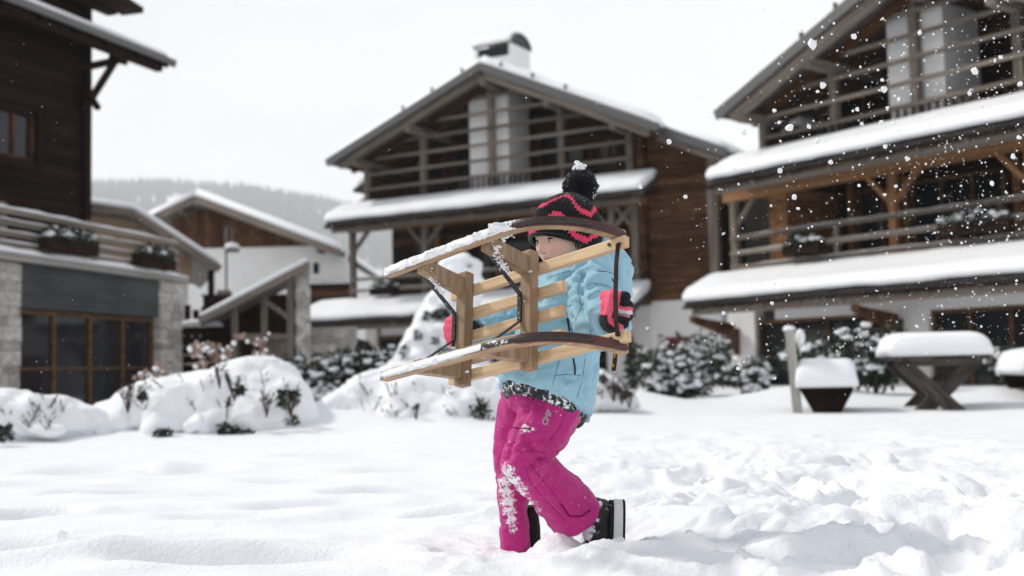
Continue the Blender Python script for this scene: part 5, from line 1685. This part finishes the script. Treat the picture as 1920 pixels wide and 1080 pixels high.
jk = MB()
TOR = [((936, 720), (1106, 786), .165), ((940, 702), (1113, 752), .164), ((949, 676), (1118, 708), .156), ((962, 640), (1122, 662), .140), ((978, 600), (1130, 606), .140), ((998, 552), (1148, 550), .145), ((1014, 515), (1152, 505), .145), ((1034, 488), (1144, 474), .118), ((1046, 470), (1120, 460), .085)]
jk.loft([oval(a, b_, d_, 3.45, drop=q_) for (a, b_, d_), q_ in zip(TOR, (-.040, -.032, -.018, -.006, 0, 0, 0, 0, 0))])
jk.ball(at(1140, 520, 3.50), (.074, .125, .112), 18, 12)
jk.ball(at(1126, 470, 3.50), (.056, .10, .055), 18, 12)
jk.ball(at(1148, 566, 3.48), (.052, .10, .07), 18, 12)
jk.tube([at(*ARM_N[0]), at(1112, 560, 3.27), at(1113, 606, 3.19), at(1130, 618, 3.08), at(1147, 606, 3.0)], [.074, .071, .066, .060, .050], 20)
jk.ball(at(*ARM_N[0]), .075, 18, 12); jk.ball(at(1113, 604, 3.2), .064, 16, 12)
jk.tube([at(*ARM_F[0]), at(1002, 572, 3.58), at(962, 604, 3.55), at(922, 615, 3.46), at(886, 622, 3.37)], [.07, .066, .06, .056, .046], 20)
jk.ball(at(962, 604, 3.55), .058, 16, 12)
jv, jn, jf = voxel(jk.v, jk.f, 0.0062, 5, .5)
rid = lambda p, s: 1 - np.abs(fbm(p, 3, s)) * 4
wq = jv + .02 * np.c_[fbm(jv * 9, 2, 61), fbm(jv * 9, 2, 62), fbm(jv * 9, 2, 63)]


def creases(v, path, freq, amp, reach, seed):
    """folds running round a limb: ridges across its axis"""
    out = np.zeros(len(v)); P = [np.array(p) for p in path]; acc = 0
    best = np.full(len(v), 9.0); sgl = np.zeros(len(v))
    for a, b_ in zip(P[:-1], P[1:]):
        L = np.linalg.norm(b_ - a); t = np.clip((v - a) @ (b_ - a) / L ** 2, 0, 1)
        dd = np.linalg.norm(v - (a + t[:, None] * (b_ - a)), axis=1)
        sgl = np.where(dd < best, acc + t * L, sgl); best = np.minimum(best, dd); acc += L
    ph_ = sgl * freq + 2.6 * fbm(v * 11, 2, seed) + 1.5 * fbm(v * 4, 2, seed + 1)
    k = np.clip((reach - best) / .02, 0, 1)
    cr = 1 - np.abs(np.sin(math.pi * ph_)) ** .8
    return -amp * k * cr * (.35 + 1.3 * vnoise(v * 7 + seed, seed))


pathN = [at(*p) for p in (ARM_N[0], ARM_N[1], ARM_N[2])]; pathF = [at(*p) for p in ARM_F]
jd = .022 * fbm(wq * 9, 3, 64) + .010 * np.clip(rid(wq * np.array([7, 7, 13]), 65), -.5, 1) + .006 * fbm(wq * 32, 3, 66)
jd = jd + creases(jv, pathN, 22, .016, .10, 67) + creases(jv, pathF, 22, .016, .09, 68)
jd = jd + creases(jv, [at(1035, 745, 3.45), at(1085, 520, 3.45)], 11, .010, .22, 69)
def groove(v, n, pts, r_px, depth):
    """a pressed-in crease following a line on the near side of a garment"""
    px = 960 + FPX * ((v - CC) @ CR) / ((v - CC) @ CF); py = 540 - FPX * ((v - CC) @ CU) / ((v - CC) @ CF)
    best = np.full(len(v), 1e9)
    for a, b_ in zip(pts[:-1], pts[1:]):
        ax_, ay_, bx_, by_ = *a, *b_
        t = np.clip(((px - ax_) * (bx_ - ax_) + (py - ay_) * (by_ - ay_)) / ((bx_ - ax_) ** 2 + (by_ - ay_) ** 2), 0, 1)
        best = np.minimum(best, np.hypot(px - ax_ - t * (bx_ - ax_), py - ay_ - t * (by_ - ay_)))
    return -depth * np.exp(-(best / r_px) ** 2) * (n[:, 1] < .1)


for pts_, rp_, dp_ in (([(1090, 512), (1088, 545), (1090, 580), (1098, 612), (1112, 636)], 7, .022), ([(1094, 548), (1118, 536), (1146, 540)], 4, .007), ([(1098, 572), (1122, 556), (1148, 566)], 4, .007), ([(1102, 596), (1120, 582), (1136, 584)], 4, .006),
                       ([(1040, 540), (1062, 536), (1084, 545)], 5, .004), ([(1030, 592), (1060, 600), (1082, 590)], 5, .005), ([(1048, 700), (1060, 715), (1096, 700)], 5, .004), ([(975, 700), (1010, 690), (1040, 680)], 5, .005), ([(985, 712), (1000, 700), (1030, 698)], 4, .005)):
    jd = jd + groove(jv, jn, pts_, rp_, dp_)
jv = jv + jn * jd[:, None]
jacket = kid('jacket', jv, jf, M_JACKET)
attr_float(jacket.data, 'snow', (.135) + .09 * np.exp(-((jv[:, 2] - .46) / .06) ** 2))


def bvh_of(v, f):
    return BVHTree.FromPolygons([Vector(p) for p in v], [tuple(map(int, q)) for q in f])


def press(bvh, px, py, lift):
    """point of a garment's surface seen at an image position, lifted off it"""
    d_ = Vector(ray(px, py)).normalized()
    h_ = bvh.ray_cast(Vector(CC), d_)
    return None if h_[0] is None else h_[0] - d_ * lift


def line_on(bvh, pts, r, name, m, parent, lift=.0006, step=4):
    P = []
    for a, b_ in zip(pts[:-1], pts[1:]):
        n_ = max(1, int(math.hypot(b_[0] - a[0], b_[1] - a[1]) / step))
        for k in range(n_):
            P.append((a[0] + (b_[0] - a[0]) * k / n_, a[1] + (b_[1] - a[1]) * k / n_))
    P.append(pts[-1])
    Q = [q for q in (press(bvh, x, y, lift) for x, y in P) if q is not None]
    if len(Q) > 2:
        m_ = MB().tube(Q, r, 6)
        return kid(name, m_.v, m_.f, m, True, parent)


jb = bvh_of(jv, jf)
for pts in ([(1092, 515), (1083, 540), (1090, 575)], [(1090, 575), (1074, 610), (1066, 640)], [(1108, 620), (1104, 640)], [(1049, 676), (1042, 700), (1036, 722)], [(1042, 704), (1060, 702), (1090, 704)], [(1097, 672), (1092, 715), (1082, 745)],
            [(1052, 512), (1072, 508), (1092, 515)], [(1092, 540), (1110, 530), (1140, 536), (1152, 545)], [(1030, 520), (1050, 512)], [(1098, 560), (1120, 545), (1146, 556)], [(1080, 570), (1060, 575), (1030, 578)]):
    line_on(jb, pts, .0007, 'seam', M_SEAM, jacket)
line_on(jb, [(1119, 508), (1138, 509), (1153, 515), (1160, 518)], .0012, 'chest_piping', M_PURPLE, jacket, .0008)
line_on(jb, [(1064, 598), (1068, 620), (1075, 640)], [.0018] * 0 or .0032, 'pocket_zip', M_ZIP, jacket, .0004)
line_on(jb, [(1068, 626), (1074, 642)], .0016, 'zip_pull', M_PURPLE, jacket, .003)
line_on(jb, [(1075, 672), (1078, 690), (1078, 703)], .0030, 'pocket_zip', M_ZIP, jacket, .0004)
line_on(jb, [(1148, 522), (1152, 535), (1153, 545)], .0014, 'arm_zip', M_ZIP, jacket, .0006)

# charcoal snow skirt below the hem
hb = MB().loft([oval((942, 708), (1098, 768), .150, 3.45, drop=-.034), oval((940, 724), (1101, 786), .156, 3.45, drop=-.036), oval((942, 742), (1096, 794), .154, 3.45, drop=-.036), oval((950, 752), (1090, 800), .148, 3.45, drop=-.036), oval((956, 744), (1082, 788), .138, 3.45, drop=-.036)], cap=False)
vh, nh, fh = np.array([tuple(p) for p in hb.v]), None, hb.f
hem = kid('snow_skirt', vh, fh, M_HEM)
sd_ = hem.modifiers.new('subdivision', 'SUBSURF'); sd_.levels = sd_.render_levels = 2
attr_float(hem.data, 'snow', .22 + .20 * (vnoise(vh * 14, 3) - .3))

# --- trousers
tr_ = MB()
tr_.ball(at(1022, 735, 3.46), (.118, .125, .085), 18, 12)
tr_.tube([at(1040, 722, 3.42), at(1034, 768, 3.40), at(1012, 815, 3.38), at(985, 858, 3.36)], [.088, .090, .083, .073], 22)
tr_.ball(at(983, 866, 3.36), (.072, .070, .070), 18, 12)
tr_.tube([at(985, 864, 3.36), at(1015, 895, 3.41), at(1050, 932, 3.47), at(1084, 969, 3.505)], [.070, .073, .076, .085], 22)
tr_.tube([at(995, 730, 3.55), at(978, 790, 3.58), at(962, 850, 3.60), at(962, 920, 3.61), at(965, 980, 3.62), at(967, 1036, 3.62)], [.09, .076, .060, .047, .042, .046], 22)
tv_, tn_, tf_ = voxel(tr_.v, tr_.f, 0.0055, 2, .5)
wq = tv_ + .02 * np.c_[fbm(tv_ * 9, 2, 71), fbm(tv_ * 9, 2, 72), fbm(tv_ * 9, 2, 73)]
pN = [at(1040, 735, 3.39), at(983, 866, 3.36)]; pS = [at(983, 866, 3.36), at(1080, 966, 3.505)]; pF = [at(990, 735, 3.55), at(962, 850, 3.6), at(967, 1036, 3.62)]
td = .012 * fbm(wq * 9, 3, 74) + .006 * fbm(wq * 32, 3, 75) + .007 * np.clip(rid(wq * np.array([8, 8, 8]), 79), -.5, 1)
kn = np.exp(-(np.linalg.norm(tv_ - np.array(at(1012, 872, 3.36)), axis=1) / .075) ** 2)
td = td + creases(tv_, pN, 13, .011, .13, 76) * (.5 + kn) + creases(tv_, pS, 11, .010, .11, 77) * (.5 + kn) + creases(tv_, pF, 9, .004, .09, 78)
for pts_, rp_, dp_ in (([(1026, 866), (1010, 862), (995, 872)], 4, .010), ([(990, 838), (1010, 848), (1028, 846)], 4, .006), ([(1062, 770), (1052, 800), (1030, 836)], 4, .004), ([(1000, 745), (985, 775), (968, 815), (950, 860)], 5, .010), ([(985, 875), (992, 900), (1015, 930), (1040, 955), (1062, 978)], 3, .004), ([(975, 845), (990, 830), (1015, 825)], 5, .005), ([(985, 895), (975, 880), (978, 860)], 4, .004), ([(1052, 945), (1068, 968), (1090, 968), (1106, 957)], 4, .008)):
    td = td + groove(tv_, tn_, pts_, rp_, dp_)
# deep fold behind the knee and a flap line down the shin
kb = np.exp(-(np.linalg.norm(tv_ - np.array(at(1022, 868, 3.36)), axis=1) / .020) ** 2)
td = td - .012 * kb
tv_ = tv_ + tn_ * td[:, None]
trousers = kid('snow_trousers', tv_, tf_, M_PANTS)
sn_ = np.full(len(tv_), .165)
for (px, py, Y, r, a) in ((950, 885, 3.30, .035, .42), (962, 905, 3.30, .035, .46), (975, 925, 3.33, .035, .46), (990, 945, 3.37, .032, .42), (1008, 955, 3.40, .025, .30), (946, 905, 3.55, .035, .42), (949, 923, 3.56, .033, .43), (952, 940, 3.57, .035, .45), (955, 958, 3.575, .032, .43), (964, 992, 3.58, .022, .36), (958, 975, 3.58, .03, .40), (984, 803, 3.29, .020, .50), (972, 805, 3.29, .014, .5), (1000, 805, 3.29, .012, .45), (1028, 920, 3.38, .016, .25), (1030, 945, 3.42, .014, .22), (1005, 832, 3.3, .01, .25), (955, 860, 3.29, .02, .2)):
    c_ = np.array(at(px, py, Y)); d_ = tv_ - c_
    rr_ = ray(px, py); rr_ = rr_ / np.linalg.norm(rr_)
    d_ = d_ - .75 * (d_ @ rr_)[:, None] * rr_
    sn_ = np.maximum(sn_, a * np.exp(-(np.linalg.norm(d_, axis=1) / r) ** 2) * 1.05)
attr_float(trousers.data, 'snow', sn_)
tbv = bvh_of(tv_, tf_)
for pts in ([(1058, 775), (1050, 800), (1020, 840)], [(985, 875), (992, 900), (1015, 930), (1040, 955), (1062, 978)], [(996, 872), (1010, 892), (1032, 918), (1052, 945), (1068, 966)], [(1010, 862), (1024, 860)], [(1040, 1000), (1020, 970), (1000, 945)], [(975, 850), (1000, 845), (1022, 850)]):
    line_on(tbv, pts, .0008, 'seam', M_SEAMP, trousers)
line_on(tbv, [(1052, 945), (1068, 968), (1090, 968), (1106, 957)], .0028, 'cuff_fold', M_SEAMP, trousers, .0002)
# printed pocket with snow on its zip
line_on(tbv, [(962, 802), (980, 803), (996, 803)], .0022, 'pocket_zip', M_SEAMP, trousers, .0006)


def text_on(bvh, body_, name, m, parent, cx, cy, w_px, ang, lift, outline=0.0, shear=0.0):
    """lettering laid on a surface: w_px wide, turned by ang degrees in the picture plane"""
    cu_ = bpy.data.curves.new(name, 'FONT'); cu_.body = body_; cu_.align_x = 'CENTER'; cu_.align_y = 'CENTER'; cu_.shear = shear
    if outline:
        cu_.fill_mode = 'NONE'; cu_.bevel_depth = outline; cu_.bevel_resolution = 0
    cu_.resolution_u = 3
    o_ = bpy.data.objects.new('tmp', cu_); COL.objects.link(o_)
    me = bpy.data.meshes.new_from_object(o_.evaluated_get(bpy.context.evaluated_depsgraph_get()))
    bm_ = bmesh.new(); bm_.from_mesh(me)
    bmesh.ops.triangulate(bm_, faces=list(bm_.faces))
    bm_.verts.ensure_lookup_table()
    V_ = np.array([tuple(v.co) for v in bm_.verts]); F_ = [tuple(v.index for v in f.verts) for f in bm_.faces]
    bm_.free(); bpy.data.objects.remove(o_); bpy.data.curves.remove(cu_)
    s_ = w_px / (V_[:, 0].max() - V_[:, 0].min())
    ca, sa = math.cos(math.radians(ang)), math.sin(math.radians(ang))
    out = []
    for x, y, z in V_:
        px, py = cx + s_ * (x * ca - y * sa), cy - s_ * (x * sa + y * ca)
        q = press(bvh, px, py, lift + z * s_ * .0015)
        out.append(q if q is not None else at(px, py, 3.3))
    return kid(name, out, F_, m, False, parent)


text_on(tbv, 'CMP', 'lettering', M_SILVER, trousers, 1026, 783, 30, 68, .0010, outline=.035)

# black inner gaiter of the far leg
gt = MB().tube([at(990, 950, 3.64), at(993, 990, 3.645), at(993, 1040, 3.65)], [.030, .034, .036], 16)
gtr = kid('gaiter', gt.v, gt.f, M_BLACKF)
attr_float(gtr.data, 'snow', np.full(len(gt.v), .12))

# --- boot of the raised foot: toe down in the snow, sole to the right
bo = MB()
bo.tube([at(1088, 962, 3.50), at(1110, 966, 3.51), at(1128, 962, 3.515)], [.048, .054, .052], 18)
bo.ball(at(1128, 958, 3.515), (.036, .046, .038), 16, 12)
bo.cap(at(1130, 965, 3.515), at(1134, 1035, 3.515), .038, .036, 18)
bo.ball(at(1112, 995, 3.515), (.036, .04, .05), 16, 12)
v_, n_, f_ = voxel(bo.v, bo.f, .0055, 4, .5)
v_ = v_ + n_ * (.004 * fbm(v_ * 22, 3, 80) + .002 * fbm(v_ * 60, 2, 81))[:, None]
boot = kid('boot', v_, f_, M_BOOT)
sb_ = np.full(len(v_), .12)
for (px, py, r, a) in ((1108, 990, .025, .48), (1098, 1005, .03, .5), (1120, 975, .012, .42), (1125, 947, .016, .42), (1116, 1000, .02, .4), (1132, 1020, .02, .3)):
    c_ = np.array(at(px, py, 3.46)); sb_ = np.maximum(sb_, a * np.exp(-(np.linalg.norm((v_ - c_)[:, [0, 2]], axis=1) / r) ** 2))
attr_float(boot.data, 'snow', sb_)
tl = np.array(at(1149, 937, 3.515)); bl_ = np.array(at(1146, 1046, 3.515)); nrm = np.array([.99, 0, -.06])
ol = []
for k in range(28):
    a = 2 * math.pi * k / 28
    la = .5 - .5 * math.copysign(abs(math.cos(a)) ** .7, math.cos(a)); wy = .043 * math.copysign(abs(math.sin(a)) ** .7, math.sin(a)) * (1 + .12 * (la - .5))
    ol.append(tl + (bl_ - tl) * la + np.array([0, wy, 0]))


def slab(a, b_, name, m, shrink=1.0):
    c = np.mean(ol, 0)
    r0 = [c + (p - c) * shrink + nrm * a for p in ol]; r1 = [c + (p - c) * shrink + nrm * b_ for p in ol]
    r01 = [c + (p - c) * shrink * 1.0 + nrm * (a + .004) for p in ol]
    q = MB().loft([[tuple(c + (np.array(p) - c) * .97) for p in r0], [tuple(p) for p in r01], [tuple(np.array(p) - nrm * .003) for p in r1], [tuple(c + nrm * b_ + (np.array(p) - nrm * b_ - c) * .96) for p in r1]])
    return kid(name, q.v, q.f, m, False, boot)


slab(-.012, .0015, 'welt', M_BLACKF, 1.0)
slab(.002, .030, 'sole', M_SOLE, 1.03)
slab(.0305, .037, 'tread', M_BLACKF, 1.035)
bb = bvh_of(v_, f_)
text_on(bb, 'III', 'lettering', M_WHITEP, boot, 1142, 951, 9, 80, .001)

# --- mittens, closed round the tow strap and the sled's rear end
def mitten(name_c, Y, caps, balls, colfn, seed):
    m_ = MB()
    for (a, b_, r1, r2) in caps: m_.cap(at(*a), at(*b_), r1, r2, 14)
    for (c, r) in balls: m_.ball(at(*c), r, 16, 12)
    v, n, f = voxel(m_.v, m_.f, .0032, 5, .5)
    v = v + n * (.0025 * fbm(v * 40, 3, seed))[:, None]
    o = kid('mitten', v, f, M_MITT)
    px = 960 + FPX * ((v - CC) @ CR) / ((v - CC) @ CF); py = 540 - FPX * ((v - CC) @ CU) / ((v - CC) @ CF)
    attr_color(o.data, 'tint', colfn(px, py))
    attr_float(o.data, 'snow', np.full(len(v), .10))
    return o, v, f


PK, BK = np.array([.82, .12, .20]), np.array([.012, .012, .014])


def col_near(px, py):
    c = np.tile(BK, (len(px), 1))
    edge = 1151 + 8 * np.cos((py - 548) / 90 * 3.1)
    pk_ = (px < edge - 4 + 9 * (py < 575)) & (py < 606)
    pk_ |= (np.abs(py - (577 + .10 * (px - 1150))) < 4) & (px > 1142)
    pk_ |= (np.abs((py - 605) - .72 * (px - 1150)) < 7) & (px > 1140) & (px < 1170)
    pk_ &= ~((px < 1140) & (py > 590))
    c[pk_] = PK
    wh = (np.abs(py - (583 + .16 * (px - 1160))) < 3.2) & (px > 1160)
    c[wh] = (.7, .7, .72)
    return c


def col_far(px, py):
    c = np.tile(BK, (len(px), 1)); c[(px < 850 - .12 * np.abs(py - 620)) | ((px < 856) & (py < 602))] = PK
    return c


mn, mv, mf = mitten('n', 2.9, [((1136, 556, 2.93), (1172, 556, 2.90), .0175, .015), ((1138, 572, 2.92), (1177, 574, 2.89), .0185, .0165), ((1140, 588, 2.92), (1176, 592, 2.89), .0185, .016), ((1142, 603, 2.92), (1170, 607, 2.90), .016, .014),
                           ((1148, 556, 2.89), (1139, 592, 2.885), .0145, .0135), ((1148, 600, 2.98), (1152, 590, 2.94), .036, .034)],
                    [((1156, 582, 2.925), (.032, .036, .046)), ((1150, 560, 2.92), (.024, .03, .026)), ((1152, 610, 2.93), (.026, .03, .02))], col_near, 90)
mb_ = bvh_of(mv, mf)
text_on(mb_, 'POWER', 'lettering', M_PINKP, mn, 1169, 591, 25, -12, .0009)
text_on(mb_, 'POWER', 'lettering', M_WHITEP, mn, 1169, 591, 26, -12, .0005, outline=.03)
mf_o, mv2, mf2 = mitten('f', 3.3, [((845, 604, 3.30), (868, 602, 3.27), .018, .016), ((842, 616, 3.30), (870, 616, 3.26), .019, .017), ((843, 628, 3.30), (870, 630, 3.26), .019, .016), ((846, 640, 3.30), (866, 642, 3.27), .016, .014), ((852, 600, 3.32), (862, 596, 3.26), .014, .012), ((880, 622, 3.36), (860, 622, 3.32), .036, .034)],
                        [((855, 622, 3.31), (.026, .034, .042))], col_far, 93)

# ------------------------------------------------------------------ snow in the air
g = np.random.default_rng(21)
FL = [(1522, 83, 11), (1601, 68, 7), (1543, 159, 7), (1657, 167, 8), (1533, 172, 4), (1481, 239, 9), (1517, 238, 5), (1452, 207, 5), (1461, 230, 4), (1254, 266, 6), (1201, 351, 5), (1285, 369, 5), (1395, 248, 6), (1462, 320, 6), (1607, 205, 5), (1599, 208, 3), (1616, 232, 4), (1653, 230, 6), (1676, 232, 5), (1664, 202, 4), (1685, 186, 4), (1678, 180, 3), (1655, 150, 4), (1646, 131, 3), (1724, 61, 5), (1827, 134, 8), (1876, 107, 5), (1818, 175, 5), (1533, 264, 6), (1557, 304, 6), (1660, 274, 5), (1702, 298, 5), (1611, 348, 4), (1490, 370, 6), (1497, 391, 4), (1659, 365, 4), (1700, 296, 4), (1680, 349, 4), (1900, 294, 6), (1911, 258, 5), (1860, 344, 5), (1913, 157, 6), (1448, 569, 4), (1357, 587, 5), (1373, 607, 4), (1384, 691, 4), (1452, 709, 4), (1213, 615, 4), (1474, 593, 3), (1719, 612, 4), (1601, 598, 3)]
fm = []
for k in range(4):
    B = MB().ball((0, 0, 0), 1, 10, 8); q = np.array(B.v)
    q = q * (1 + 1.1 * fbm(q * 1.3 + k * 9, 3, 100 + k) + .5 * fbm(q * 4 + k * 5, 2, 110 + k))[:, None] * np.array([1, .8, .85])
    fm.append(mesh('snow_clump', q, B.f, M_FLAKE, True))
for k, (px, py, r) in enumerate(FL):
    Y = float(g.uniform(3.0, 3.7))
    s_ = r * Y / FPX * .86
    M_ = Matrix.Translation(at(px, py, Y)) @ Euler(tuple(g.uniform(0, 6.28, 3))).to_matrix().to_4x4() @ Matrix.Diagonal((s_, s_, s_, 1))
    o = link('snow_clump', fm[k % 4], None, M_)
    tag(o, 'small white clump of snow flying through the air', 'snow clump', 'clumps of snow flying through the air')
V, Fq, b = [], [], 0
BS = MB().ball((0, 0, 0), 1, 5, 3); bsv, bsf = np.array(BS.v), BS.f
def spray(n, X, Y, Z, smin, smax, pw):
    global b
    for i in range(n):
        t = g.random() ** pw
        p = np.array([X[0] + (X[1] - X[0]) * (1 - t), g.uniform(*Y), g.uniform(*Z)])
        s = smin + (smax - smin) * g.random() ** 4
        V.append(bsv * (1 + .6 * (g.random((len(bsv), 1)) - .5)) * s + p); Fq.extend([tuple(i_ + b for i_ in q) for q in bsf]); b += len(bsv)
spray(3400, (.65, 1.75), (2.7, 4.6), (.55, 1.8), .0007, .0042, 2.2)
spray(420, (.2, 1.5), (2.8, 4.6), (.3, 1.5), .0006, .002, 1.0)
spray(700, (-2.2, 1.0), (2.7, 5.0), (.15, 1.9), .0005, .0019, 1.0)
tag(link('falling_snow', mesh('falling_snow', np.concatenate(V), Fq, M_FLAKE, True)), 'fine spray of snow flakes drifting through the air', 'snow', kind='stuff')
# one dark leaf-sized clump near the lens, low on the left
o = link('snow_clump', fm[1], None, Matrix.Translation(at(115, 1005, 2.2)) @ Matrix.Diagonal((.010, .006, .012, 1)))
tag(o, 'single greyish clump of snow hanging low at the left', 'snow clump')
